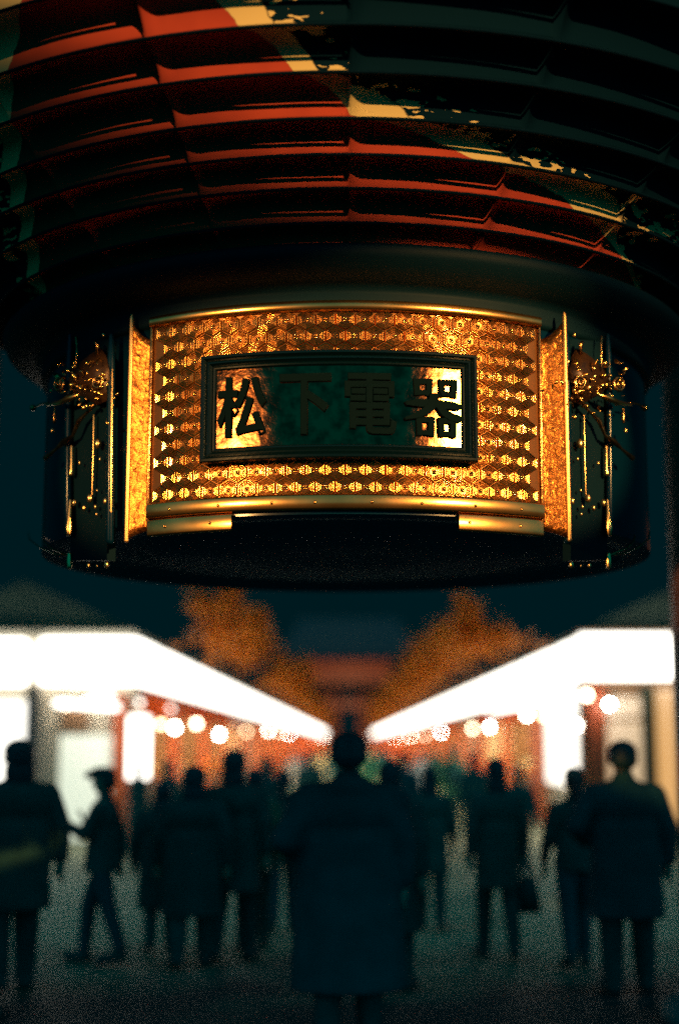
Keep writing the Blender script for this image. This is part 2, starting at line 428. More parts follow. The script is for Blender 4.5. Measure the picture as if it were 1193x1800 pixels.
# lacquered underside mouldings
lathe('base_moulding', [(RING - 0.012, 2.4045), (RING - 0.06, 2.400), (1.22, 2.402), (1.2, 2.425), (0.9, 2.44), (0.86, 2.41), (0.3, 2.42), (0.0, 2.42)], M['under'], lantern, seg=110)
# nameplate ---------------------------------------------------------------
plq = bpy.data.objects.new('nameplate', None); COL.objects.link(plq); plq.parent = lantern
plq['label'] = 'black framed nameplate with gilded ground and raised black characters'
PR = RING + 0.03
def bent(name, us, prof, m, parent, smooth=True):
    """sweep not needed: a bent slab from angle us[0] to us[1]; prof = (dr, z) outline"""
    return lathe(name, [(PR + d, zz) for d, zz in prof], m, parent, seg=40, a0=us[0], a1=us[1], smooth=smooth)
pa0, pa1 = math.asin(PLQ['x0'] / PR), math.asin(PLQ['x1'] / PR)
def frame_mesh():
    # nested mouldings: outer bead, groove, inner bead; swept round the rectangle on the bent surface
    prof = [(0.0, -0.02), (0.0, 0.030), (0.004, 0.036), (0.012, 0.037), (0.016, 0.030), (0.020, 0.022), (0.025, 0.026), (0.030, 0.027), (0.034, 0.020), (0.039, 0.012), (0.044, 0.016), (0.049, 0.015), (0.054, 0.006)]
    V, F = [], []
    half_w = (pa1 - pa0) * PR / 2; ca = (pa0 + pa1) / 2; zc = (PLQ['z0'] + PLQ['z1']) / 2; hh = (PLQ['z1'] - PLQ['z0']) / 2
    NX = 36
    loop = []
    for i in range(NX): loop.append((-1 + 2 * i / NX, -1))
    for i in range(10): loop.append((1, -1 + 2 * i / 10))
    for i in range(NX): loop.append((1 - 2 * i / NX, 1))
    for i in range(10): loop.append((-1, 1 - 2 * i / 10))
    for (a, b) in loop:
        for (ins, h) in prof:
            x = a * (half_w - ins); zz = b * (hh - ins)
            ph = ca + x / PR; r = PR + h
            V.append((r * math.sin(ph), -r * math.cos(ph), zc + zz))
    k = len(prof); n = len(loop)
    for i in range(n):
        j = (i + 1) % n
        for q in range(k - 1): F.append((i * k + q, j * k + q, j * k + q + 1, i * k + q + 1))
    me = bpy.data.meshes.new('frame'); me.from_pydata(V, [], F); me.update()
    return me
M['plate_black'] = mat('nameplate_black', (0.0004, 0.005, 0.008), 0.22, spec=0.25)
M['char_black'] = mat('matte_character_black', (0.0006, 0.005, 0.007), 0.8, spec=0.03)
fr = link('frame', frame_mesh(), M['plate_black'], plq)
def satin_leaf():
    m = bpy.data.materials.new('satin_gold_leaf'); m.use_nodes = True
    nt = m.node_tree; nt.nodes.remove(nt.nodes['Principled BSDF'])
    g = nt.nodes.new('ShaderNodeBsdfAnisotropic'); g.distribution = 'BECKMANN'; g.inputs['Roughness'].default_value = 0.21
    gp = nt.nodes.new('ShaderNodeNewGeometry'); nz = nt.nodes.new('ShaderNodeTexNoise'); nz.inputs['Scale'].default_value = 24; nz.inputs['Detail'].default_value = 7
    rp = nt.nodes.new('ShaderNodeValToRGB'); rp.color_ramp.elements[0].position = 0.36; rp.color_ramp.elements[1].position = 0.62
    rp.color_ramp.elements[0].color = (0.11, 0.040, 0.018, 1); rp.color_ramp.elements[1].color = (0.26, 0.105, 0.042, 1)
    bp = nt.nodes.new('ShaderNodeBump'); bp.inputs['Strength'].default_value = 0.12; bp.inputs['Distance'].default_value = 0.01
    L = nt.links.new
    L(gp.outputs['Position'], nz.inputs['Vector']); L(nz.outputs['Fac'], rp.inputs['Fac']); L(rp.outputs['Color'], g.inputs['Color'])
    L(nz.outputs['Fac'], bp.inputs['Height']); L(bp.outputs['Normal'], g.inputs['Normal']); L(g.outputs[0], nt.nodes['Material Output'].inputs['Surface'])
    return m
M['gold_leaf'] = satin_leaf()
bent('gilded_ground', (pa0 + 0.035, pa1 - 0.035), [(0.0055, PLQ['z0'] + 0.045), (0.0055, PLQ['z1'] - 0.045)], M['gold_leaf'], plq)
def glyph(ch, x, zc, wdt, hgt, bold):
    cu = bpy.data.curves.new('character', 'FONT'); cu.body = ch; cu.size = 1.0; cu.extrude = 0.03; cu.offset = bold; cu.bevel_depth = 0.012; cu.bevel_resolution = 1
    o = bpy.data.objects.new('tmp_text', cu); COL.objects.link(o)
    dg = bpy.context.evaluated_depsgraph_get(); dg.update()
    me = bpy.data.meshes.new_from_object(o.evaluated_get(dg)); bpy.data.objects.remove(o)
    xs = [v.co.x for v in me.vertices]; ys = [v.co.y for v in me.vertices]
    cx, cy = (min(xs) + max(xs)) / 2, (min(ys) + max(ys)) / 2
    sx, sy = wdt / (max(xs) - min(xs)), hgt / (max(ys) - min(ys))
    pc = math.asin(x / PR)
    for v in me.vertices:
        lx = (v.co.x - cx) * sx; lz = (v.co.y - cy) * sy; dz = v.co.z * 0.2
        ph = pc + lx / PR; r = PR + 0.0105 + dz
        v.co = (r * math.sin(ph), -r * math.cos(ph), zc + lz)
    me.materials.clear()
    return link('character', me, M['char_black'], plq)
for ch, x in (('松', -0.372), ('下', -0.142), ('電', 0.090)):
    glyph(ch, x, 2.797, 0.185, 0.225, 0.010)
def brush_glyph(x, zc, sc):
    # the last character drawn stroke by stroke: four mouths round a wide 'great'
    st = []
    def mouth(x0, y0, x1, y1, t):
        st.append([(x0 - 6, y1 + 2), (x1 + 4, y1 + 6), (x1 + 8, y1 - 4), (x1 + 2, y1 - t - 2), (x0 - 4, y1 - t)])
        st.append([(x0 - 8, y1 + 4), (x0 + t, y1 - 2), (x0 + t + 3, y0 - 4), (x0 - 2, y0 - 6)])
        st.append([(x1 - t, y1), (x1 + 8, y1 + 2), (x1 + 3, y0 - 8), (x1 - t - 4, y0 - 5)])
        st.append([(x0, y0 + t), (x1, y0 + t + 1), (x1, y0 - 1), (x0, y0)])
    mouth(-125, 65, -18, 165, 31); mouth(35, 62, 140, 168, 31)
    mouth(-112, -190, -8, -78, 31); mouth(28, -192, 132, -80, 31)
    st.append([(-190, 15), (-120, 36), (0, 38), (120, 30), (185, 8), (182, -8), (150, -22), (60, -18), (0, -12), (-100, -14), (-178, -6)])
    st.append([(-30, 75), (28, 78), (22, 20), (-4, -28), (-40, -60), (-110, -88), (-185, -100), (-192, -86), (-120, -52), (-60, -8), (-36, 30)])
    st.append([(0, 30), (38, 12), (70, -22), (120, -48), (185, -62), (188, -84), (150, -104), (90, -92), (44, -62), (12, -20)])
    st.append([(30, 92), (72, 84), (78, 62), (46, 60)])
    bm = bmesh.new(); pc = math.asin(x / PR)
    for k, poly in enumerate(st):
        top, bot, ed = [], [], []
        cx = sum(p[0] for p in poly) / len(poly); cy = sum(p[1] for p in poly) / len(poly)
        for (a, b) in poly:
            for lst, r, f in ((top, PR + 0.0145 + 0.0004 * k, 0.95), (ed, PR + 0.0125 + 0.0004 * k, 1.0), (bot, PR + 0.004, 1.0)):
                ph = pc + (cx + (a - cx) * f) * sc / PR
                lst.append(bm.verts.new((r * math.sin(ph), -r * math.cos(ph), zc + (cy + (b - cy) * f) * sc)))
        n = len(poly); bm.faces.new(top)
        for i in range(n):
            bm.faces.new((top[i], ed[i], ed[(i + 1) % n], top[(i + 1) % n])); bm.faces.new((ed[i], bot[i], bot[(i + 1) % n], ed[(i + 1) % n]))
    bmesh.ops.recalc_face_normals(bm, faces=bm.faces)
    return link('character', bm_mesh(bm, 'character'), M['char_black'], plq)
brush_glyph(0.318, 2.797, 0.00058)
# side brackets ----------------------------------------------------------
M['emboss'] = mat('embossed_gilt', (0.62, 0.22, 0.045), 0.34, 1.0, noise=(0.3, 0.10, 0.02), bscale=34, bump=0.9)
M['lip'] = mat('worn_gilt_lip', (0.95, 0.55, 0.2), 0.42, 1.0)
for sgn in (-1, 1):
    br = bpy.data.objects.new('side_bracket', None); COL.objects.link(br); br.parent = lantern
    a = sgn * HALF
    # flared plate: foot on the drum, lip turned towards the street side
    def pt(k, zz):
        # k 0..1 from the foot to the lip
        ph = a + sgn * (0.002 + 0.052 * k); r = RING + 0.008 + (0.034 if sgn < 0 else 0.062) * k ** 1.2
        return Vector((r * math.sin(ph), -r * math.cos(ph), zz))
    bm = bmesh.new(); NK, NZ = 10, 24
    grid = []
    for j in range(NZ + 1):
        grow = []
        for i in range(NK + 1):
            k = i / NK
            zl = 2.372 - 0.030 * k ** 1.5; zh = 3.105 + 0.075 * k ** 2
            grow.append(bm.verts.new(pt(k, zl + (zh - zl) * j / NZ)))
        grid.append(grow)
    for j in range(NZ):
        for i in range(NK): bm.faces.new((grid[j][i], grid[j][i + 1], grid[j + 1][i + 1], grid[j + 1][i]))
    me = bm_mesh(bm, 'plate', True)
    o = link('plate', me, M['emboss'], br)
    sd = o.modifiers.new('thick', 'SOLIDIFY'); sd.thickness = 0.006; sd.offset = -1 if sgn > 0 else 1
    lip = pt(1.0, 0)
    tubeo('lip_rod', [(lip.x, lip.y, 2.338), (lip.x, lip.y, 3.19), (lip.x, lip.y, 3.205)], [0.0085, 0.0085, 0.004], M['lip'], br, seg=14)
    tubeo('foot_bead', [(pt(0, 0).x, pt(0, 0).y, 2.41), (pt(0, 0).x, pt(0, 0).y, 3.15)], 0.007, M['bronze'], br, seg=10)

# side fittings: dark lacquered uprights carrying carved bronze ornaments
def fit_p(u, v, lift=0.0):
    """point on the drum side at photograph position, lifted outwards; returned in lantern space"""
    dx = (u - 612) / 2500; dz = (900 - v) / 2500
    d = Vector((dx, math.cos(PITCH) - dz * math.sin(PITCH), math.sin(PITCH) + dz * math.cos(PITCH)))
    t = 3.0; o = Vector((0, 0, CAM_H))
    while t < 6.9:
        p = o + d * t
        if math.hypot(p.x - LX, p.y - LY) < RING + 0.015 + lift: break
        t += 0.003
    return p - Vector((LX, LY, 0))
def fitting(sgn):
    ft = bpy.data.objects.new('side_fitting', None); COL.objects.link(ft); ft.parent = lantern
    def P(u, v, lift=0.03):
        # u given on the left side; mirrored for the right one
        if sgn > 0: u = 1190 - u
        return fit_p(u, v, lift)
    B, K = M['bronze'], M['lacquer']
    # upright: two glossy posts with a dark panel between
    tubeo('upright', [P(124, 590), P(122, 640), P(120, 800), P(120, 935)], [0.010, 0.014, 0.014, 0.017], K, ft)
    tubeo('gilt_edge', [P(165, 730, .03), P(164, 800, .03), P(162, 870, .03)], .004, M['stud'], ft)
    tubeo('gilt_edge', [P(197, 650, .035), P(196, 760, .035), P(195, 900, .035)], .0045, M['stud'], ft)
    tubeo('upright', [P(196, 590), P(195, 640), P(194, 800), P(193, 950)], [0.010, 0.016, 0.016, 0.016], K, ft)
    bm = bmesh.new()
    cs = [P(128, 600, 0.012), P(190, 596, 0.012), P(188, 985, 0.012), P(124, 985, 0.012)]
    ci = [c * 0.97 for c in cs]
    for i, c in enumerate(ci): c.z = cs[i].z
    vs = [bm.verts.new(c) for c in cs]; vi = [bm.verts.new(c) for c in ci]
    bm.faces.new(vs); bm.faces.new(list(reversed(vi)))
    for i in range(4): bm.faces.new((vs[i], vi[i], vi[(i + 1) % 4], vs[(i + 1) % 4]))
    bmesh.ops.recalc_face_normals(bm, faces=bm.faces)
    link('panel', bm_mesh(bm, 'panel'), M['ink'], ft)
    # carved beast head: brow leaf, eyes, muzzle, whiskers
    hd = bpy.data.objects.new('beast_head', None); COL.objects.link(hd); hd.parent = ft
    bm = bmesh.new()
    br_ = [(142, 636), (160, 622), (178, 612), (186, 625), (192, 650), (194, 680), (188, 705), (170, 712), (150, 700), (132, 690), (120, 668), (130, 650)]
    fr_ = [bm.verts.new(P(u, v, 0.045 + 0.01 * math.sin(i * 2.1))) for i, (u, v) in enumerate(br_)]
    bk_ = [bm.verts.new(P(u, v, 0.012)) for (u, v) in br_]
    c0 = bm.verts.new(P(164, 665, 0.075))
    n = len(br_)
    for i in range(n):
        bm.faces.new((fr_[i], fr_[(i + 1) % n], c0)); bm.faces.new((fr_[i], bk_[i], bk_[(i + 1) % n], fr_[(i + 1) % n]))
    bmesh.ops.recalc_face_normals(bm, faces=bm.faces)
    link('brow', bm_mesh(bm, 'brow', True), M['brow'], hd)
    for (u, v, r) in ((104, 675, 0.024), (172, 672, 0.021)):
        c = P(u, v, 0.075); nrm = Vector((c.x * 0.5, c.y, 0.0)).normalized()
        bm = bmesh.new(); torus(bm, c, r, 0.0065, nrm); torus(bm, c + nrm * 0.006, r * 0.45, 0.004, nrm, 18, 6)
        ell(bm, c - nrm * 0.002, (r * 0.35,) * 3, 12, 8)
        link('eye', bm_mesh(bm, 'eye', True), B, hd)
    bm = bmesh.new()
    for (u, v, rr) in ((130, 660, .013), (127, 677, .015), (168, 690, .012), (176, 662, .010), (178, 680, .011), (170, 701, .011), (160, 714, .010)):
        c = P(u, v, 0.07); ell(bm, c, (rr, rr * .9, rr * .75), 14, 10)
    rg = random.Random(31 + sgn)
    for q in range(46):
        u = rg.gauss(150, 26); v = rg.gauss(676, 22) + (150 - u) * 0.10
        rr = rg.uniform(.0035, .0095); c = P(u, v, 0.05 + rg.uniform(0, .03))
        ell(bm, c, (rr, rr * .8, rr * rg.uniform(.6, 1.9)), 10, 8, rot=Matrix.Rotation(rg.uniform(-1.2, 1.2), 3, 'Y'))
    for q in range(16):
        u = rg.uniform(100, 192); v = rg.uniform(630, 720); c = P(u, v, .06); a_ = rg.uniform(0, 6.28)
        tube(bm, [c + Vector((math.cos(a_ + k * .8) * .012 * k / 4, -.004 * k, math.sin(a_ + k * .8) * .012 * k / 4)) * 1.6 for k in range(5)], [.002, .003, .004, .004, .003], 6)
    link('curls', bm_mesh(bm, 'curls', True), M['gold_rim'], hd)['kind'] = 'stuff'
    tubeo('jaw', [P(82, 712, .07), P(105, 708, .085), P(122, 700, .085), P(138, 694, .07)], [0.005, 0.010, 0.013, 0.006], M['gold_rim'], hd)
    def whisk(pts, rad, ball=None):
        q = [P(*p) for p in pts]
        bm = bmesh.new(); tube(bm, q, rad, 8)
        if ball: ell(bm, q[-1], (ball,) * 3, 14, 10)
        link('whisker', bm_mesh(bm, 'whisker', True), B, hd)
    whisk([(84, 708, .06), (72, 710, .06), (58, 717, .07)], 0.004, 0.0135)
    whisk([(165, 712, .05), (150, 728, .05), (138, 740, .055), (128, 765, .055), (113, 776, .06), (98, 790, .06), (80, 805, .065)], [.008, .006, .010, .006, .013, .005, .011])
    whisk([(96, 715, .05), (96, 735, .05), (95, 742, .05)], [.003, .007, .006])
    whisk([(170, 622, .05), (171, 606, .06), (168, 602, .06)], [.006, .008, .007])
    whisk([(134, 645, .05), (135, 610, .05), (134, 593, .05)], [.003, .003, .005])
    # drops, studs and pendants on the panel
    bm0 = bmesh.new(); ell(bm0, (0, 0, 0), (0.0055,) * 3, 12, 8); stud = bm_mesh(bm0, 'stud', True); stud.materials.append(M['stud'])
    for (u, v, s) in ((172, 780, 1.7), (158, 876, 1.5), (186, 881, 1.3), (148, 893, 1.0), (131, 884, 1.2), (168, 891, .8), (170, 904, .7), (194, 636, 1.1), (182, 589, .8), (171, 862, .6), (140, 814, .7), (176, 807, .7), (92, 757, .9), (192, 731, 1.2), (187, 993, 1.2), (155, 994, .8), (170, 995, .5)):
        o = link('stud', stud, None, ft, P(u, v, 0.035)); o.scale = (s * 1.5, s * 1.5, s * 2.1)
    tubeo('pendant', [P(124, 880, .035), P(122, 910, .04), P(121, 928, .042), P(121, 938, .042)], [.006, .009, .015, .010], M['stud'], ft)
    tubeo('pendant', [P(126, 785, .035), P(126, 825, .035), P(125, 833, .036)], [.006, .008, .010], M['stud'], ft)
    tubeo('pendant', [P(122, 975, .02), P(122, 986, .02), P(122, 996, .02)], [.009, .012, .010], M['stud'], ft)
    # hanging chain loop under the fitting
    tubeo('ring_handle', [P(50, 935, .02), P(52, 948, .03), P(70, 962, .035), P(95, 973, .03), P(122, 976, .02)], 0.0035, B, ft)
    tubeo('ring_handle', [P(76, 942, .02), P(78, 952, .03), P(92, 965, .035), P(121, 976, .02)], 0.0035, B, ft)
M['brow'] = mat('dark_gilt_wood', (0.045, 0.02, 0.008), 0.42, 0.5, noise=(0.02, 0.01, 0.006), bscale=25, bump=0.4)
M['stud'] = mat('gilt_stud', (0.9, 0.55, 0.2), 0.30, 1.0)
fitting(-1); fitting(1)

# ------------------------------------------------------------------ the gate we look out of
def round_pillar(name, x, y, r, h, label, m):
    t = empty(name, (x, y, 0), label, 'pillar', 'round pillars of the gate')
    lathe('shaft', [(r * 0.98, 0.16), (r, 0.5), (r * 0.985, h * 0.6), (r * 0.94, h)], m, t, seg=40)
    lathe('stone_base', [(0, 0.0), (r * 1.45, 0.0), (r * 1.5, 0.04), (r * 1.42, 0.10), (r * 1.12, 0.16), (0, 0.16)], M['stone'], t, seg=40)
    lathe('metal_band', [(r * 1.0, 0.62), (r * 1.03, 0.63), (r * 1.03, 0.78), (r * 1.0, 0.79)], M['dark_metal'], t, seg=40)
    return t
M['stone'] = mat('grey_stone', (0.22, 0.22, 0.20), 0.7, noise=(0.15, 0.15, 0.14), bscale=9, bump=0.3)
round_pillar('gate_pillar', 2.24, 8.6, 0.29, 7.2, 'dark round gate pillar at the right edge behind the tall man', M['gate_red'])
round_pillar('gate_pillar', -2.46, 8.6, 0.29, 7.2, 'dark round gate pillar just outside the left edge, behind the lantern', M['gate_red'])
round_pillar('gate_pillar', -4.3, 0.2, 0.3, 7.2, 'front gate pillar to the left of the viewer carrying a floodlight', M['gate_red'])
round_pillar('gate_pillar', 4.3, 0.2, 0.3, 7.2, 'front gate pillar to the right of the viewer carrying a floodlight', M['gate_red'])
# tie beam over the rear pillars, above and behind the lantern
tb = empty('tie_beam', (0, 8.6, 5.2), 'heavy dark timber tie beam across the gate behind the lantern', 'beam')
boxo('beam', (-6, -0.2, 0), (6, 0.2, 0.55), M['black_wood'], tb, 0.03)
for x in (-4.4, -1.5, 1.5, 4.4):
    bm = bmesh.new(); box(bm, (x - 0.22, -0.26, 0.55), (x + 0.22, 0.26, 0.8), 0.03); box(bm, (x - 0.5, -0.16, 0.8), (x + 0.5, 0.16, 0.98), 0.05)
    link('bracket_block', bm_mesh(bm, 'bracket_block'), M['gate_red'], tb)
# the three lamp fixtures themselves
def fixture(name, loc, aim, r, label, arm):
    t = empty(name, loc, label, 'floodlight', 'lamps turned on the lantern')
    q = (Vector(aim) - Vector(loc)).to_track_quat('Z', 'Y').to_matrix()
    def lt(nm, prof, m):
        V, F = [], []; n = 24
        for i in range(n):
            a = 2 * math.pi * i / n
            for (rr, z) in prof: V.append(q @ Vector((rr * math.cos(a), rr * math.sin(a), z)))
        k = len(prof)
        for i in range(n):
            j = (i + 1) % n
            for p in range(k - 1): F.append((i * k + p, j * k + p, j * k + p + 1, i * k + p + 1))
        me = bpy.data.meshes.new(nm); me.from_pydata(V, [], F); me.update()
        return link(nm, me, m, t)
    lt('housing', [(0, -0.22), (r * 0.6, -0.22), (r * 1.15, -0.05), (r * 1.25, 0.06), (r * 1.2, 0.06), (r * 1.1, -0.03), (0, -0.03)], M['dark_metal'])
    tubeo('arm', [q @ Vector((0, 0, -0.15)), Vector(arm) - Vector(loc)], 0.02, M['dark_metal'], t)
fixture('floodlight', FLOODS[0][0], FLOODS[0][1], 0.1, 'small round floodlight on the left front gate pillar', (-4.2, 0.2, 4.0))
fixture('floodlight', FLOODS[1][0], FLOODS[1][1], 0.1, 'small round floodlight on the right front gate pillar', (4.2, 0.2, 4.1))
fixture('floodlight', SPOT, (-0.15, 4.3, 5.03), 0.1, 'spotlight under the front eave above the viewer', (SPOT[0], SPOT[1] - 0.3, 7.0))

# ------------------------------------------------------------------ shopping street
XL, XR = -3.36, 3.64
Y0 = 22.7
SB0, SB1 = 2.52, 3.25
def lit(name, col, es, base=(0.7, 0.65, 0.6)):
    return mat(name, base, 0.5, emit=col, es=es)
M['lit_white'] = lit('lit_white_pane', (1.0, 0.95, 0.84), 1.9)
M['lit_pale'] = lit('lit_pale_green_pane', (0.80, 0.86, 0.66), 0.85)
M['lit_tan'] = lit('lit_tan_pane', (1.0, 0.62, 0.30), 0.65)
M['lit_amber'] = lit('lit_amber_pane', (1.0, 0.45, 0.08), 0.75)
M['lit_shop'] = lit('lit_shop_ceiling', (1.0, 0.86, 0.66), 26.0)
M['lit_shop_warm'] = lit('lit_shop_ceiling_warm', (1.0, 0.60, 0.26), 26.0)
M['box_frame'] = mat('sign_box_frame', (0.10, 0.10, 0.10), 0.5)
M['green_cloth'] = mat('green_cloth', (0.10, 0.30, 0.22), 0.8)
M['pale_cloth'] = mat('pale_cloth', (0.60, 0.62, 0.52), 0.8)
def goods_mat():
    m = bpy.data.materials.new('mixed_goods'); m.use_nodes = True
    nt = m.node_tree; b = nt.nodes['Principled BSDF']; b.inputs['Roughness'].default_value = 0.5
    oi = nt.nodes.new('ShaderNodeNewGeometry'); rp = nt.nodes.new('ShaderNodeValToRGB')
    rp.color_ramp.interpolation = 'CONSTANT'
    cols = [(0.7, 0.2, 0.03), (0.6, 0.5, 0.3), (0.45, 0.06, 0.03), (0.7, 0.4, 0.1), (0.25, 0.35, 0.25), (0.75, 0.68, 0.5), (0.2, 0.1, 0.05)]
    e = rp.color_ramp.elements
    e[0].color = (*cols[0], 1); e[1].color = (*cols[-1], 1); e[1].position = 0.88
    for i, c in enumerate(cols[1:-1]):
        x = e.new(0.14 * (i + 1)); x.color = (*c, 1)
    nt.links.new(oi.outputs['Random Per Island'], rp.inputs['Fac']); nt.links.new(rp.outputs['Color'], b.inputs['Base Color'])
    return m
M['goods'] = goods_mat()
for k_ in ('orange_cloth', 'pale_cloth'):
    nt = M[k_].node_tree; b = nt.nodes['Principled BSDF']
    tr = nt.nodes.new('ShaderNodeBsdfTranslucent'); mx = nt.nodes.new('ShaderNodeMixShader'); mx.inputs[0].default_value = 0.6
    tr.inputs[0].default_value = (0.85, 0.26, 0.03, 1) if k_ == 'orange_cloth' else (0.8, 0.8, 0.7, 1)
    nt.links.new(b.outputs[0], mx.inputs[1]); nt.links.new(tr.outputs[0], mx.inputs[2]); nt.links.new(mx.outputs[0], nt.nodes['Material Output'].inputs['Surface'])
ORD = ['first', 'second', 'third', 'fourth', 'fifth', 'sixth', 'seventh', 'eighth', 'ninth', 'tenth', 'eleventh', 'twelfth', 'thirteenth', 'fourteenth', 'fifteenth', 'sixteenth', 'seventeenth', 'eighteenth', 'nineteenth', 'twentieth', 'twenty-first', 'twenty-second', 'twenty-third', 'twenty-fourth', 'twenty-fifth', 'twenty-sixth', 'twenty-seventh', 'twenty-eighth', 'twenty-ninth', 'thirtieth', 'thirty-first', 'thirty-second']
BAY = 6.0
rnd = random.Random(11)
def stall(side, i):
    s = -1 if side == 'left' else 1
    X = XL if s < 0 else XR
    y = Y0 + 0.3 + i * BAY
    bright = (side == 'right' and i in (0, 3)) or (side == 'left' and i in (4,))
    if i == 0 and side == 'right': d = 'brightly lit white stall front beside the red corner post, first of the right row'
    elif i == 0: d = 'stall with orange banner and crowded shelves, first of the left row'
    else: d = '%s stall of the %s row counted from the near corner' % (ORD[i], side)
    t = empty('market_stall', (X, y, 0), d, 'stall', 'lit stalls lining both sides of the street')
    B = lambda n, lo, hi, m, p=t, bev=0.0: boxo(n, (s * lo[0], lo[1], lo[2]), (s * hi[0], hi[1], hi[2]), m, p, bev)
    sb = B('sign_box', (0.0, 0.04, SB0), (0.3, BAY - 0.04, SB1), M['sign'], bev=0.04)
    bm = bmesh.new()
    box(bm, (s * 0.02, -0.02, SB0 - 0.05), (s * 0.28, BAY + 0.02 - 0.04, SB0 - 0.003))
    link('sign_frame', bm_mesh(bm, 'sign_frame'), M['box_frame'], sb)
    # pitched roof behind the sign
    bm = bmesh.new()
    pr = [(0.05, SB1 + 0.02), (0.05, SB1 + 0.12), (1.9, SB1 + 0.95), (3.6, SB1 + 0.2), (3.6, SB1 + 0.1)]
    a = [bm.verts.new((s * px, 0.0, pz)) for px, pz in pr]; b = [bm.verts.new((s * px, BAY - 0.01, pz)) for px, pz in pr]
    bm.faces.new(a); bm.faces.new(list(reversed(b)))
    for k in range(5): bm.faces.new((a[k], b[k], b[(k + 1) % 5], a[(k + 1) % 5]))
    bmesh.ops.recalc_face_normals(bm, faces=bm.faces)
    link('roof', bm_mesh(bm, 'roof'), M['roof'], t)
    B('post', (0.05, 0.0, 0.0), (0.25, 0.2, SB0 - 0.06), M['vermilion'], bev=0.015)
    B('back_wall', (2.2, 0.0, 0.0), (2.3, BAY - 0.01, SB0 - 0.06), M['cream_wall'])
    B('side_wall', (0.3, 0.05, 0.0), (2.2, 0.15, SB0 - 0.06), M['cream_wall'] if bright else M['wood'])
    B('ceiling_lamp', (0.8, 0.6, SB0 - 0.13), (1.6, BAY - 0.6, SB0 - 0.07), M['lit_shop'] if bright else M['lit_shop_warm'])
    B('counter', (0.35, 0.4, 0.0), (0.95, BAY - 0.3, 0.8), M['cream_wall'] if bright else M['wood'], bev=0.02)
    if not bright:
        B('banner', (-0.03, 0.3, 2.02), (-0.01, BAY - 0.3, SB0 - 0.08), M['orange_cloth'] if rnd.random() < 0.75 else M['vermilion'])
    if i == 0 and s > 0:
        for q in range(4): B('lit_showcase', (0.32, 0.35 + q * 1.4, 0.82), (0.36, 1.7 + q * 1.4, SB0 - 0.1), M['lit_white'], bev=0.01)
    if bright and i: B('banner', (-0.03, 0.3, 2.15), (-0.01, BAY - 0.3, SB0 - 0.08), M['pale_cloth'])
    if i < 12:
        bm = bmesh.new()
        for q in range(34):
            w_, h_, d_ = rnd.uniform(.10, .34), rnd.uniform(.10, .42), rnd.uniform(.08, .2)
            yy = rnd.uniform(0.5, BAY - 0.7)
            box(bm, (s * rnd.uniform(.36, .6), yy, 0.803), (s * (0.62 + d_), yy + w_, 0.80 + h_))
        for q in range(40):
            w_, h_ = rnd.uniform(.12, .4), rnd.uniform(.12, .35); yy = rnd.uniform(0.3, BAY - 0.5); zz = rnd.choice((0.9, 1.3, 1.7))
            box(bm, (s * 2.0, yy, zz), (s * 2.19, yy + w_, zz + h_))
        o = link('goods', bm_mesh(bm, 'goods'), M['goods'], t); o['kind'] = 'stuff'
        for zz in (0.88, 1.28, 1.68): B('shelf', (1.9, 0.2, zz - 0.03), (2.2, BAY - 0.2, zz), M['wood'])
for i in range(32):
    for side in ('left', 'right'): stall(side, i)

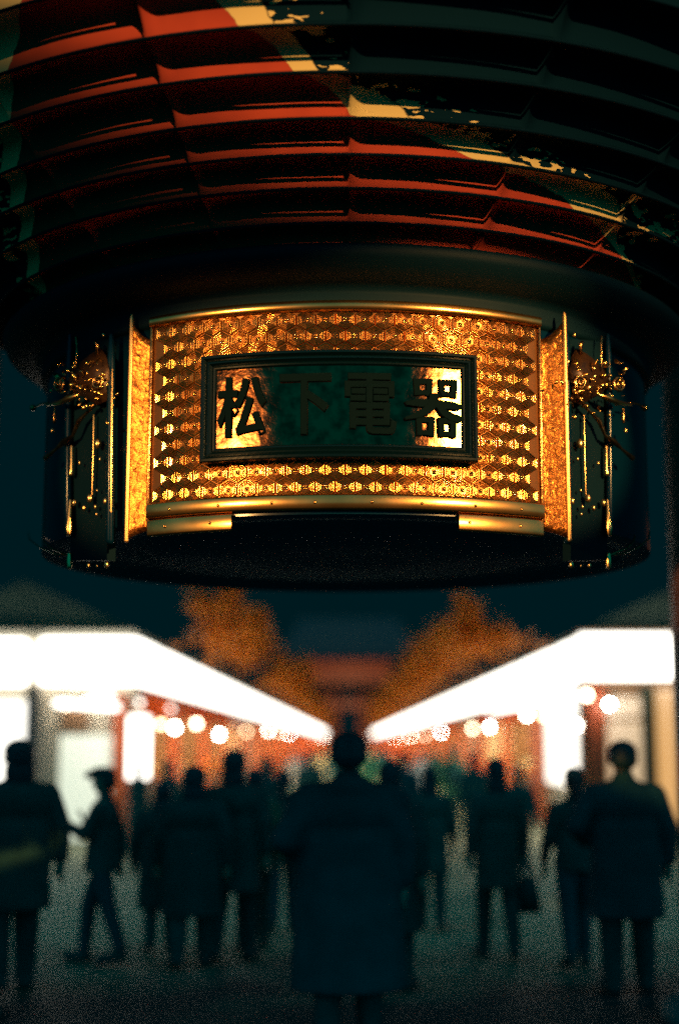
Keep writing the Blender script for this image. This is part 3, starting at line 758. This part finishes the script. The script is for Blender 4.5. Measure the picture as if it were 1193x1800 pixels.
# corner shops facing the gate
def corner(side):
    s = -1 if side == 'left' else 1
    X = XL if s < 0 else XR
    t = empty('corner_shop', (X, Y0, 0), 'end of the %s shop row under two lit white sign boxes, facing the gate' % side if s < 0 else 'end of the right shop row with tan windows under one lit sign box', 'shop')
    def lx(u): return at(u, 1305, Y0 - 0.0).x - X
    def zz(v): return at(612, v, Y0).z
    def pane(nm, u0, u1, v0, v1, m, y0=-0.06, y1=0.0, bev=0.0, p=t):
        return boxo(nm, (lx(u0), y0, zz(v1)), (lx(u1), y1, zz(v0)), m, p, bev)
    boxo('wall', (0.02 * s, 0.0, 0.0), (6.0 * s, 0.25, SB1 + 0.1), M['cream_wall'] if s < 0 else M['wood'], t)
    def crest(p, u, v, r):
        c = Vector((lx(u), -0.264, zz(v)))
        bm = bmesh.new()
        # ring, three bars and four petals: the printed round crest
        torus(bm, c, r, r * 0.09, (0, 1, 0), 30, 6)
        for k in range(-1, 2): box(bm, (c.x - r * .62, c.y - .002, c.z + k * r * .42 - r * .07), (c.x + r * .62, c.y + .006, c.z + k * r * .42 + r * .07))
        box(bm, (c.x - r * .08, c.y - .004, c.z - r * .7), (c.x + r * .08, c.y + .004, c.z + r * .7))
        link('crest', bm_mesh(bm, 'crest'), M['crest'], p)
    if s < 0:
        b1 = pane('sign_box', 69, 243, 1124, 1203, M['sign'], -0.26, -0.02, 0.05)
        pane('sign_box', -150, 46, 1126, 1204, M['sign'], -0.26, -0.02, 0.05)
        crest(b1, 130, 1163, 0.16)
        pane('window_pane', -80, 50, 1232, 1420, M['lit_white'])
        pane('window_pane', 107, 200, 1292, 1478, M['lit_pale'])
        pane('wall_panel', 74, 101, 1225, 1478, M['cream_wall'], -0.05)
        pane('notice_board', 110, 156, 1240, 1286, M['wood'], -0.1)
        pane('post', 52, 73, 1206, 1480, M['box_frame'], -0.35, -0.22)
        pane('post', 201, 226, 1222, 1480, M['vermilion'], -0.2, 0.0)
    else:
        b1 = pane('sign_box', 1017, 1300, 1117, 1194, M['sign'], -0.26, -0.02, 0.05)
        crest(b1, 1135, 1155, 0.16)
        pane('post', 1030, 1060, 1206, 1480, M['vermilion'], -0.2, 0.0)
        pane('window_pane', 1066, 1126, 1225, 1430, M['lit_tan'])
        pane('window_frame', 1126, 1150, 1206, 1480, M['roof'], -0.1)
        pane('window_pane', 1152, 1186, 1212, 1450, M['lit_amber'])
        pane('window_bar', 1062, 1130, 1262, 1267, M['wood'], -0.09, -0.06)
    return t
corner('left'); corner('right')
# tall white lit box standing at the left corner
ls = empty('light_column', (at(244, 1300, 22.0).x, 22.0, 0), 'tall white lit box sign at the left street corner', 'light box')
boxo('lit_box', (-0.15, -0.12, 1.05), (0.15, 0.12, 2.0), M['sign'], ls, 0.03)
boxo('stand', (-0.12, -0.1, 0), (0.12, 0.1, 1.045), M['box_frame'], ls, 0.01)

# ------------------------------------------------------------------ hanging round lamps under the eaves
def bulb_mesh():
    bm = bmesh.new(); ell(bm, (0, 0, 0), (0.055, 0.055, 0.06), 16, 12); return bm_mesh(bm, 'globe', True)
GM = []
for q, (c_, e_, r_) in enumerate((((1.0, 0.82, 0.62), 60.0, 1.0), ((1.0, 0.62, 0.34), 16.0, 0.9), ((1.0, 0.9, 0.78), 80.0, 0.8), ((1.0, 0.70, 0.45), 26.0, 1.0))):
    gm = bulb_mesh(); gm.materials.append(mat('lit_bulb', (0.9, 0.85, 0.8), 0.3, emit=c_, es=e_)); GM.append(gm)
    for v_ in gm.vertices: v_.co *= r_
bm = bmesh.new(); tube(bm, [(0, 0, 0.05), (0, 0, 0.13)], 0.03, 8); tube(bm, [(0, 0, 0.13), (0, 0, 0.75)], 0.006, 6); cm = bm_mesh(bm, 'cord', True); cm.materials.append(M['box_frame'])
lamps = [(115, 1237, 22.3), (150, 1236, 22.3), (283, 1273, 24.5), (307, 1279, 27), (345, 1272, 29.5), (385, 1291, 34), (433, 1286, 44), (472, 1284, 56), (490, 1286, 64), (508, 1290, 76), (548, 1297, 112), (566, 1298, 150),
         (650, 1297, 190), (693, 1296, 108), (704, 1298, 92), (720, 1294, 80), (746, 1291, 66), (774, 1287, 54), (980, 1272, 24.4), (1010, 1275, 23.0), (1030, 1222, 22.2), (1070, 1238, 22.2), (955, 1258, 26.0), (925, 1256, 27.6), (830, 1281, 41), (860, 1278, 36)]
for k, (u, v, Y) in enumerate(lamps):
    p = at(u, v, Y)
    side = 'left' if u < 612 else 'right'
    n = k + 1 if u < 612 else len(lamps) - k
    t = empty('hanging_lamp', p, 'round white lamp hanging under the %s eaves, %s from its near end' % (side, ORD[(k if u < 612 else (k - 12))]), 'lamp', 'round lamps under the eaves')
    link('globe', GM[(k * 7 + 3) % 4], None, t); link('cord', cm, None, t)
# fluorescent tubes along the first eaves
for nm, (u0, v0, y0_), (u1, v1, y1_), lab in (('tube_lamp', (165, 1219, 21.6), (300, 1246, 27), 'long white tube lamp under the first left eaves'), ('tube_lamp', (1035, 1217, 22.6), (860, 1250, 34), 'long white tube lamp under the first right eaves'), ('tube_lamp', (205, 1243, 22.0), (100, 1236, 22.0), 'short white tube lamp under the left corner sign box')):
    a, b = at(u0, v0, y0_), at(u1, v1, y1_)
    t = empty(nm, a, lab, 'lamp', 'tube lamps under the eaves')
    tubeo('tube', [(0, 0, 0), b - a], 0.045, M['sign'], t)
    tubeo('holder', [Vector((0, 0, 0.085)), b - a + Vector((0, 0, 0.085))], 0.035, M['box_frame'], t)

# ------------------------------------------------------------------ maple sprays over the street
def spray_mesh(seed, n, L):
    rr = random.Random(seed)
    bmB = bmesh.new(); bmL = bmesh.new()
    tips = []
    def grow(p, d, ln, r, lvl):
        pts = [p]; rad = [r]
        for k in range(4):
            d = (d + Vector((rr.uniform(-.25, .25), rr.uniform(-.25, .25), rr.uniform(-.12, .2)))).normalized()
            p = p + d * ln / 4; pts.append(p); rad.append(r * (1 - 0.18 * (k + 1)))
            if lvl > 0 and k > 0:
                for q in range(2):
                    nd = (d + Vector((rr.uniform(-1, 1), rr.uniform(-1, 1), rr.uniform(-.5, .6)))).normalized()
                    grow(p, nd, ln * 0.55, r * 0.5, lvl - 1)
            tips.append(p)
        tube(bmB, pts, rad, 5)
    grow(Vector((0, 0, 0)), Vector((1, 0, 0.55)).normalized(), L, 0.045, 2)
    for k in range(n):
        c = rr.choice(tips) + Vector((rr.gauss(0, .11), rr.gauss(0, .13), rr.gauss(0, .10)))
        sz = rr.uniform(.07, .13)
        q = Matrix.Rotation(rr.uniform(0, 6.28), 3, 'Z') @ Matrix.Rotation(rr.uniform(-1.2, 1.2), 3, 'X')
        # five-lobed leaf
        vs = []
        for j in range(10):
            a = math.pi * (j / 9.0) * 1.7 - 0.3
            f = (1.0 if j % 2 == 0 else 0.42) * sz
            vs.append(bmL.verts.new(c + q @ Vector((math.cos(a) * f, math.sin(a) * f, 0.12 * f * math.cos(3 * a)))))
        v0 = bmL.verts.new(c)
        for j in range(9): bmL.faces.new((v0, vs[j], vs[j + 1]))
    return bm_mesh(bmB, 'branch', True), bm_mesh(bmL, 'leaves')
def leaf_mat():
    m = M['leaf']; nt = m.node_tree; b = nt.nodes['Principled BSDF']
    tr = nt.nodes.new('ShaderNodeBsdfTranslucent'); tr.inputs[0].default_value = (0.8, 0.22, 0.015, 1)
    mx = nt.nodes.new('ShaderNodeMixShader'); mx.inputs[0].default_value = 0.45
    nt.links.new(b.outputs[0], mx.inputs[1]); nt.links.new(tr.outputs[0], mx.inputs[2])
    nt.links.new(mx.outputs[0], nt.nodes['Material Output'].inputs['Surface'])
leaf_mat()
SPR = []
for q in range(4):
    b_, l_ = spray_mesh(100 + q, 900, 1.6); b_.materials.append(M['bark']); l_.materials.append(M['leaf']); SPR.append((b_, l_))
rnd = random.Random(5)
for side, s, X in (('left', 1, XL), ('right', -1, XR)):
    for k in range(26):
        y = 25.5 + k * 5.2 + rnd.uniform(-.6, .6)
        b_, l_ = SPR[rnd.randrange(4)]
        t = empty('maple_spray', (X - s * 0.05, y, 3.2), 'orange maple spray over the %s eaves, %s from the gate' % (side, ORD[k]), 'maple branch', 'orange maple sprays above the stalls')
        t.rotation_euler = (0, R_(rnd.uniform(-14, 8)), (0 if s > 0 else math.pi) + R_(rnd.uniform(-30, 30)))
        sc = rnd.uniform(.65, .95); t.scale = (sc, sc, sc)
        link('branch', b_, None, t); link('leaves', l_, None, t)['kind'] = 'stuff'
        boxo('pole', (-0.03, -0.03, -0.3), (0.03, 0.03, 0.1), M['bark'], t)

# ------------------------------------------------------------------ far temple gate closing the street
GY = 245
tg = empty('temple_gate', (0, GY, 0), 'distant two-storey temple gate lit orange at the end of the street', 'temple gate')
def roofo(name, hw, hd, z0, rise, ridge, eave):
    bm = bmesh.new(); n = 12; rows = []
    for sy in (-1, 1):
        rw = []
        for k in range(7):
            f = k / 6; xx = hw + (ridge - hw) * f; yy = hd * (1 - f); zz = z0 + rise * f ** 1.6
            rw.append([bm.verts.new((-xx + 2 * xx * i / n, sy * yy, zz + eave * (abs(2 * i / n - 1) ** 4) * (1 - f))) for i in range(n + 1)])
        for k in range(6):
            for i in range(n): bm.faces.new((rw[k][i], rw[k][i + 1], rw[k + 1][i + 1], rw[k + 1][i]))
        rows.append(rw)
    for k in range(6):
        for e in (0, -1): bm.faces.new((rows[0][k][e], rows[1][k][e], rows[1][k + 1][e], rows[0][k + 1][e]))
    for i in range(n): bm.faces.new((rows[0][0][i], rows[0][0][i + 1], rows[1][0][i + 1], rows[1][0][i]))
    bmesh.ops.recalc_face_normals(bm, faces=bm.faces)
    return link(name, bm_mesh(bm, name), M['tile'], tg)
M['tile'] = mat('grey_roof_tile', (0.04, 0.07, 0.08), 0.6)
roofo('upper_roof', 13, 7.5, 15.3, 7.4, 8.5, 0.9)
roofo('lower_roof', 12, 6.5, 9.3, 2.4, 8.0, 0.7)
boxo('upper_wall', (-7.2, -3.2, 11.6), (7.2, 3.2, 15.4), M['vermilion'], tg)
boxo('balcony', (-8.2, -4.4, 11.3), (8.2, 4.4, 11.9), M['vermilion'], tg)
for x in (-9.2, -5.6, -2.1, 2.1, 5.6, 9.2):
    tubeo('pillar', [(x, -3.4, 0), (x, -3.4, 9.5)], 0.45, M['vermilion'], tg)
for sg in (-1, 1): boxo('lower_wall', (sg * 2.6, -2.0, 0), (sg * 9.2, 2.0, 9.4), M['vermilion'], tg)
boxo('lintel', (-9.4, -3.7, 7.2), (9.4, -3.1, 8.6), M['vermilion'], tg)
gl = bpy.data.lights.new('gate_flood', 'SPOT'); gl.energy = 4500; gl.color = (1.0, 0.6, 0.3); gl.spot_size = R_(70); gl.shadow_soft_size = 0.5
go = bpy.data.objects.new('gate_flood', gl); COL.objects.link(go); go.location = (0, GY - 24, 9.5)
go.rotation_euler = (Vector((0, GY, 11.0)) - Vector((0, GY - 24, 9.5))).to_track_quat('-Z', 'Y').to_euler()
fixture('floodlight', (0, GY - 24.2, 9.5), (0, GY, 11), 0.4, 'far floodlight mast lamp before the temple gate', (0, GY - 24.6, 0))

# ------------------------------------------------------------------ people
def fuse(name, build, voxel, smooth=4):
    """union of overlapping closed shapes, remeshed into one continuous surface"""
    bm = bmesh.new(); build(bm)
    me = bm_mesh(bm, name + '_raw'); o = bpy.data.objects.new('tmp_fuse', me); COL.objects.link(o)
    r = o.modifiers.new('r', 'REMESH'); r.mode = 'VOXEL'; r.voxel_size = voxel
    k = o.modifiers.new('s', 'SMOOTH'); k.factor = 0.5; k.iterations = smooth
    dg = bpy.context.evaluated_depsgraph_get(); dg.update()
    res = bpy.data.meshes.new_from_object(o.evaluated_get(dg)); res.name = name
    bpy.data.objects.remove(o); bpy.data.meshes.remove(me)
    for p in res.polygons: p.use_smooth = True
    return res
def lerp(a, b, t): return Vector(a) + (Vector(b) - Vector(a)) * t
M['skin'] = mat('skin', (0.42, 0.26, 0.18), 0.5)
M['hair'] = mat('black_hair', (0.012, 0.06, 0.075), 0.5)
CL = {'navy': (0.02, 0.11, 0.12), 'charcoal': (0.035, 0.13, 0.12), 'grey': (0.05, 0.145, 0.13), 'black': (0.02, 0.105, 0.10), 'green': (0.05, 0.22, 0.13), 'white': (0.6, 0.6, 0.55), 'denim': (0.03, 0.12, 0.14)}
CM = {k: mat('cloth_' + k, c, 0.85, spec=0.2, noise=tuple(x * 0.75 for x in c), bscale=7, bump=0.3) for k, c in CL.items()}
def make_person(spec):
    """template 1.70 m tall, facing +y, feet at z=0"""
    st = spec.get('stride', 0.16); arms = spec.get('arms', ('down', 'down')); bulk = spec.get('bulk', 1.0)
    look = spec.get('look', 0.0)
    hip = {s: Vector((s * 0.09, 0, 0.90)) for s in (-1, 1)}
    knee, ank, toe = {}, {}, {}
    for s in (-1, 1):
        f = st * s * spec.get('lead', 1)
        knee[s] = Vector((s * 0.095, f * 0.62 + 0.03, 0.49)); ank[s] = Vector((s * 0.10, f, 0.085 + (0.05 if f < -0.1 else 0)))
        toe[s] = ank[s] + Vector((s * 0.03, 0.15, -0.045 - (0.045 if f < -0.1 else 0)))
    sh = {s: Vector((s * 0.168, 0, 1.345)) for s in (-1, 1)}
    el, wr, hd = {}, {}, {}
    for s, a in zip((-1, 1), arms):
        if a == 'phone':
            el[s] = Vector((s * 0.23, 0.10, 1.13)); wr[s] = Vector((s * 0.13, 0.33, 1.22)); hd[s] = Vector((-s * 0.15, 0.6, 0.35)).normalized()
        elif a == 'bent':
            el[s] = Vector((s * 0.29, -0.06, 1.12)); wr[s] = Vector((s * 0.20, 0.16, 1.00)); hd[s] = Vector((-s * 0.4, 0.8, 0)).normalized()
        else:
            sw = -st * s * spec.get('lead', 1) * 0.6
            el[s] = Vector((s * 0.235, sw * 0.4 - 0.02, 1.12)); wr[s] = Vector((s * 0.25, sw + 0.04, 0.88)); hd[s] = Vector((-s * 0.08, 0.15 + sw, -1)).normalized()
    def limb(bm, a, b, r0, r1, n=4): tube(bm, [lerp(a, b, k / n) for k in range(n + 1)], [r0 + (r1 - r0) * k / n for k in range(n + 1)], 12)
    HC = Vector((0, 0.015, 1.585)); HR_ = Matrix.Rotation(look, 3, 'Z')
    def hp(x, y, z): return HC + HR_ @ Vector((x, y, z))
    def body(bm):
        ell(bm, (0, 0, 0.95), (.155, .10, .13)); ell(bm, (0, 0.005, 1.10), (.14, .095, .16)); ell(bm, (0, 0, 1.27), (.165, .105, .17))
        limb(bm, (0, 0, 1.41), (-.16, 0, 1.35), .058, .05); limb(bm, (0, 0, 1.41), (.16, 0, 1.35), .058, .05)
        limb(bm, (0, -.01, 1.38), (0, .008, 1.52), .062, .052)
        ell(bm, HC + Vector((0, 0, 0.018)), (.076, .095, .098), rot=HR_); ell(bm, hp(0, .018, -.045), (.058, .072, .07), rot=HR_)
        limb(bm, hp(0, .09, .015), hp(0, .108, -.02), .010, .013, 2)
        for s in (-1, 1):
            ell(bm, hp(s * .076, -.005, -.005), (.012, .022, .032), 10, 8, rot=HR_)
            ell(bm, hp(s * .032, .086, .028), (.022, .010, .009), 10, 8, rot=HR_)
            limb(bm, sh[s], el[s], .050, .040); limb(bm, el[s], wr[s], .040, .027)
            limb(bm, hip[s], knee[s], .088, .056); limb(bm, knee[s], ank[s], .058, .038)
            limb(bm, ank[s] + Vector((0, -.03, -.045)), toe[s], .034, .028)
            d = hd[s]; side = d.cross(Vector((1, 0, 0)) if abs(d.x) < .8 else Vector((0, 0, 1))).normalized()
            pc = wr[s] + d * .055
            limb(bm, wr[s], wr[s] + d * .085, .026, .034, 3)
            nrm = d.cross(side).normalized()
            for q, (o_, ln) in enumerate(((-.030, .062), (-.011, .075), (.009, .070), (.028, .055))):
                b0 = wr[s] + d * .088 + side * o_
                b1 = b0 + d * ln * .55 + nrm * (-s) * .008; b2 = b1 + d * ln * .45 + nrm * (-s) * .022
                tube(bm, [b0, b1, b2], [.0105, .0098, .0085], 8)
            t0 = wr[s] + d * .03 - side * .028; tube(bm, [t0, t0 + d * .03 - side * .022, t0 + d * .062 - side * .026], [.013, .0115, .0095], 8)
        ell(bm, hp(0, .080, -.052), (.024, .014, .008), 10, 8, rot=HR_)
    P = {}
    P['body'] = (fuse('body', body, 0.0095), M['skin'])
    long_ = spec.get('coat', 0.80)
    def jacket(bm):
        b = bulk
        ell(bm, (0, 0, 1.27), (.195 * b, .135 * b, .18)); ell(bm, (0, 0, 1.10), (.18 * b, .13 * b, .2)); limb(bm, (0, -.01, 1.405), (-.165 * b, 0, 1.325), .062, .062 * b); limb(bm, (0, -.01, 1.405), (.165 * b, 0, 1.325), .062, .062 * b)
        # skirt of the coat, elliptical cone down to the hem
        V = []
        for k in range(5):
            z = 1.12 + (long_ - 1.12) * k / 4; fl = 1 + 0.10 * spec.get('flare', 1.0) * k / 4
            V.append([bm.verts.new((.178 * b * fl * math.cos(t), .135 * b * fl * math.sin(t) + st * .12 * math.sin(t) * k / 4, z)) for t in [2 * math.pi * j / 24 for j in range(24)]])
        for r0, r1 in zip(V, V[1:]):
            for j in range(24): bm.faces.new((r0[j], r1[j], r1[(j + 1) % 24], r0[(j + 1) % 24]))
        bm.faces.new(V[0]); bm.faces.new(list(reversed(V[-1])))
        for s in (-1, 1):
            limb(bm, sh[s], el[s], .072 * b, .060 * b); limb(bm, el[s], lerp(el[s], wr[s], .93), .060 * b, .046 * b)
        limb(bm, (0, -.01, 1.40), (0, -.005, 1.455), .075, .068, 2)
        if spec.get('hood'): ell(bm, (0, -.09, 1.40), (.12, .07, .08))
    P['jacket'] = (fuse('jacket', jacket, 0.016, 3), CM[spec['top']])
    def trousers(bm):
        ell(bm, (0, 0, .93), (.17, .118, .12))
        for s in (-1, 1):
            limb(bm, hip[s], knee[s], .104, .078); limb(bm, knee[s], ank[s] + Vector((0, -.01, .02)), .078, .060)
    P['trousers'] = (fuse('trousers', trousers, 0.016, 3), CM[spec['legs']])
    for s in (-1, 1):
        def shoe(bm):
            limb(bm, ank[s] + Vector((0, -.045, -.04)), toe[s] + Vector((0, .02, .005)), .048, .042); limb(bm, ank[s] + Vector((0, -.02, .03)), ank[s] + Vector((0, -.02, -.03)), .05, .052, 2)
        P['shoe%d' % s] = (fuse('shoe', shoe, 0.014, 2), CM['black'])
    hs = spec.get('hair', 'short')
    def hair(bm):
        ell(bm, hp(0, -.020, .045), (.090, .102, .090), rot=HR_); ell(bm, hp(0, -.045, 0), (.086, .075, .085), rot=HR_)
        if hs == 'long': ell(bm, hp(0, -.055, -.10), (.09, .055, .15), rot=HR_)
        if hs == 'bun': ell(bm, hp(0, -.12, .09), (.05, .05, .05), rot=HR_)
        if hs == 'tail': tube(bm, [hp(0, -.10, .06), hp(0, -.15, .03), hp(0, -.15, -.12), hp(0, -.13, -.2)], [.03, .04, .032, .015], 10)
        if hs == 'cap': tube(bm, [hp(0, .05, .075), hp(0, .15, .055)], [.06, .035], 12)
    P['hat' if hs == 'cap' else 'hair'] = (fuse('hair', hair, 0.013, 2), CM['black'] if hs == 'cap' else M['hair'])
    bm = bmesh.new()
    for s in (-1, 1): ell(bm, hp(s * .032, .0905, .012), (.011, .006, .006), 8, 6, rot=HR_)
    P['eyes'] = (bm_mesh(bm, 'eyes', True), M['hair'])
    if spec.get('pack'):
        def pk(bm):
            ell(bm, (0, -.21 * bulk, 1.17), (.16, .10, .24)); ell(bm, (0, -.27 * bulk, 1.08), (.12, .06, .12))
        P['pack'] = (fuse('pack', pk, 0.018, 3), CM[spec['pack']])
    for k, (me, m) in P.items():
        me.materials.clear(); me.materials.append(m)
    return P
PEOPLE = {}
def person(kind, u, Y, top, face, label, sx=1.0):
    """kind: template; u, Y: where it stands; top: head-top height in the photograph; face: heading in degrees, 0 = away up the street"""
    h = at(612, top, Y).z
    t = empty('person', ((u - 612) / 2500 * Y, Y, 0.0), label, 'person', 'people walking up the street')
    sc = h / 1.725; t.scale = (sc * sx, sc * sx, sc); t.rotation_euler.z = R_(face)
    for nm, (me, m) in PEOPLE[kind].items():
        if nm != 'pack': link(nm.rstrip('-1'), me, None, t)
    if 'pack' in PEOPLE[kind]:
        b = link('backpack', PEOPLE[kind]['pack'][0], None); b.location = t.location; b.scale = t.scale; b.rotation_euler = t.rotation_euler
        tag(b, 'dark backpack worn by the ' + label.split(' ', 1)[1][:60].rsplit(' ', 0)[0], 'backpack')
        if len(b['label'].split()) > 16: b['label'] = ' '.join(b['label'].split()[:16])
    return t
SP = {
    'man': dict(top='charcoal', legs='black', stride=.12, hair='long', coat=.56, bulk=1.06),
    'tall': dict(top='navy', legs='black', stride=.05, hair='short', coat=.50, bulk=1.12, arms=('bent', 'down')),
    'phone': dict(top='charcoal', legs='denim', stride=.20, hair='cap', coat=.80, arms=('phone', 'down'), bulk=1.0),
    'coat': dict(top='black', legs='charcoal', stride=.12, hair='long', coat=.44, bulk=1.14),
    'puffer': dict(top='navy', legs='black', stride=.08, hair='short', coat=.30, bulk=1.30, flare=1.8, arms=('bent', 'down'), hood=True),
    'woman': dict(top='grey', legs='black', stride=.16, hair='long', coat=.60, bulk=1.0, lead=-1),
    'tail': dict(top='charcoal', legs='denim', stride=.18, hair='tail', coat=.82, bulk=.96),
    'walker': dict(top='green', legs='charcoal', stride=.22, hair='short', coat=.76, bulk=1.05, pack='black'),
    'pale': dict(top='white', legs='grey', stride=.18, hair='bun', coat=.78, bulk=1.0),
}
for k, sp in SP.items(): PEOPLE[k] = make_person(sp)
person('man', 42, 9.6, 1297, 25, 'person in dark coat with a large head of hair at the left edge', 1.24)
person('phone', 192, 10.8, 1346, 80, 'person in a peaked cap facing left and holding up a phone')
person('coat', 345, 10.6, 1344, 8, 'person in long black coat, left of the close pair', 1.2)
person('man', 415, 10.9, 1315, -6, 'person with round head taller of the close pair, left of centre', 1.15)
person('walker', 450, 11.5, 1350, 3, 'person with backpack half hidden behind the close pair')
person('puffer', 612, 8.0, 1284, 4, 'person in bulky padded coat in the middle of the street', 1.22)
person('coat', 684, 9.6, 1336, -10, 'person in dark coat just right of the bulky middle figure')
person('woman', 866, 11.0, 1330, 6, 'person in grey coat carrying a dark bag in the right hand')
person('tail', 1000, 10.6, 1346, 4, 'person with a ponytail left of the tall man')
person('tall', 1086, 9.6, 1299, -2, 'tall broad person in navy jacket near the right pillar', 1.2)
person('coat', 292, 11.4, 1372, 12, 'person in long coat between the cap wearer and the close pair', 1.1)
person('tail', 500, 12.5, 1352, 2, 'person with a ponytail half behind the bulky middle figure')
person('woman', 752, 12.6, 1345, -4, 'person in grey coat right of the middle figures, walking away')
# middle distance
far = [('walker', 792, 25, 1310, 0, 'person in green coat far up the middle of the street'), ('pale', 735, 27, 1318, 170, 'person in white top facing the gate in the middle distance'),
       ('woman', 828, 20, 1322, 5, 'person in grey coat behind the bag carrier'), ('tall', 706, 19, 1320, -8, 'person in navy jacket seen between the middle figures'),
       ('coat', 470, 18, 1330, 4, 'person in long coat behind the close pair'), ('pale', 520, 30, 1316, 175, 'person in white top far behind on the left'),
       ('man', 545, 23, 1318, 0, 'person in charcoal coat left of the street middle'), ('walker', 648, 34, 1312, 180, 'person in green coat far off at the vanishing point'),
       ('tail', 905, 17, 1345, 176, 'person coming towards the gate before the bright stall'), ('puffer', 590, 40, 1308, 2, 'person in padded coat farthest up the street'),
       ('woman', 300, 19, 1335, 150, 'person browsing the first left stall'), ('coat', 760, 36, 1311, 178, 'person in dark coat far off right of the middle'),
       ('man', 250, 20.5, 1338, -40, 'person standing at the left street corner'), ('tall', 672, 46, 1308, 0, 'person in navy far off by the right lamps')]
for f_ in far: person(*f_)
# hand bag carried by the woman, hanging from her right hand
bp = Vector(((918 - 612) / 2500 * 11.0, 11.0, 0.34))
hb = empty('hand_bag', bp, 'dark trapezoid hand bag hanging beside the person in grey coat', 'bag')
bm = bmesh.new()
lo = [(-.10, -.06, 0), (.10, -.06, 0), (.10, .06, 0), (-.10, .06, 0)]; hi = [(-.06, -.03, .26), (.06, -.03, .26), (.06, .03, .26), (-.06, .03, .26)]
a = [bm.verts.new(p) for p in lo]; b = [bm.verts.new(p) for p in hi]
bm.faces.new(list(reversed(a))); bm.faces.new(b)
for k in range(4): bm.faces.new((a[k], a[(k + 1) % 4], b[(k + 1) % 4], b[k]))
bmesh.ops.bevel(bm, geom=list(bm.edges), offset=.02, segments=3, affect='EDGES')
link('bag_body', bm_mesh(bm, 'bag_body', True), CM['black'], hb)
tubeo('handle', [(-.05, 0, .25), (-.055, 0, .36), (-.03, 0, .43), (0.0, 0, .40), (.03, 0, .34), (.045, 0, .25)], .009, CM['black'], hb)
# phone in the raised hand
ph = at(146, 1440, 10.7)
po_ = tag(boxo('phone', (-.006, -.04, -.075), (.006, .04, .075), M['box_frame'], None, .004), 'dark phone held up by the person in the peaked cap', 'phone')
po_.location = ph; po_.rotation_euler = (0, R_(-25), 0)
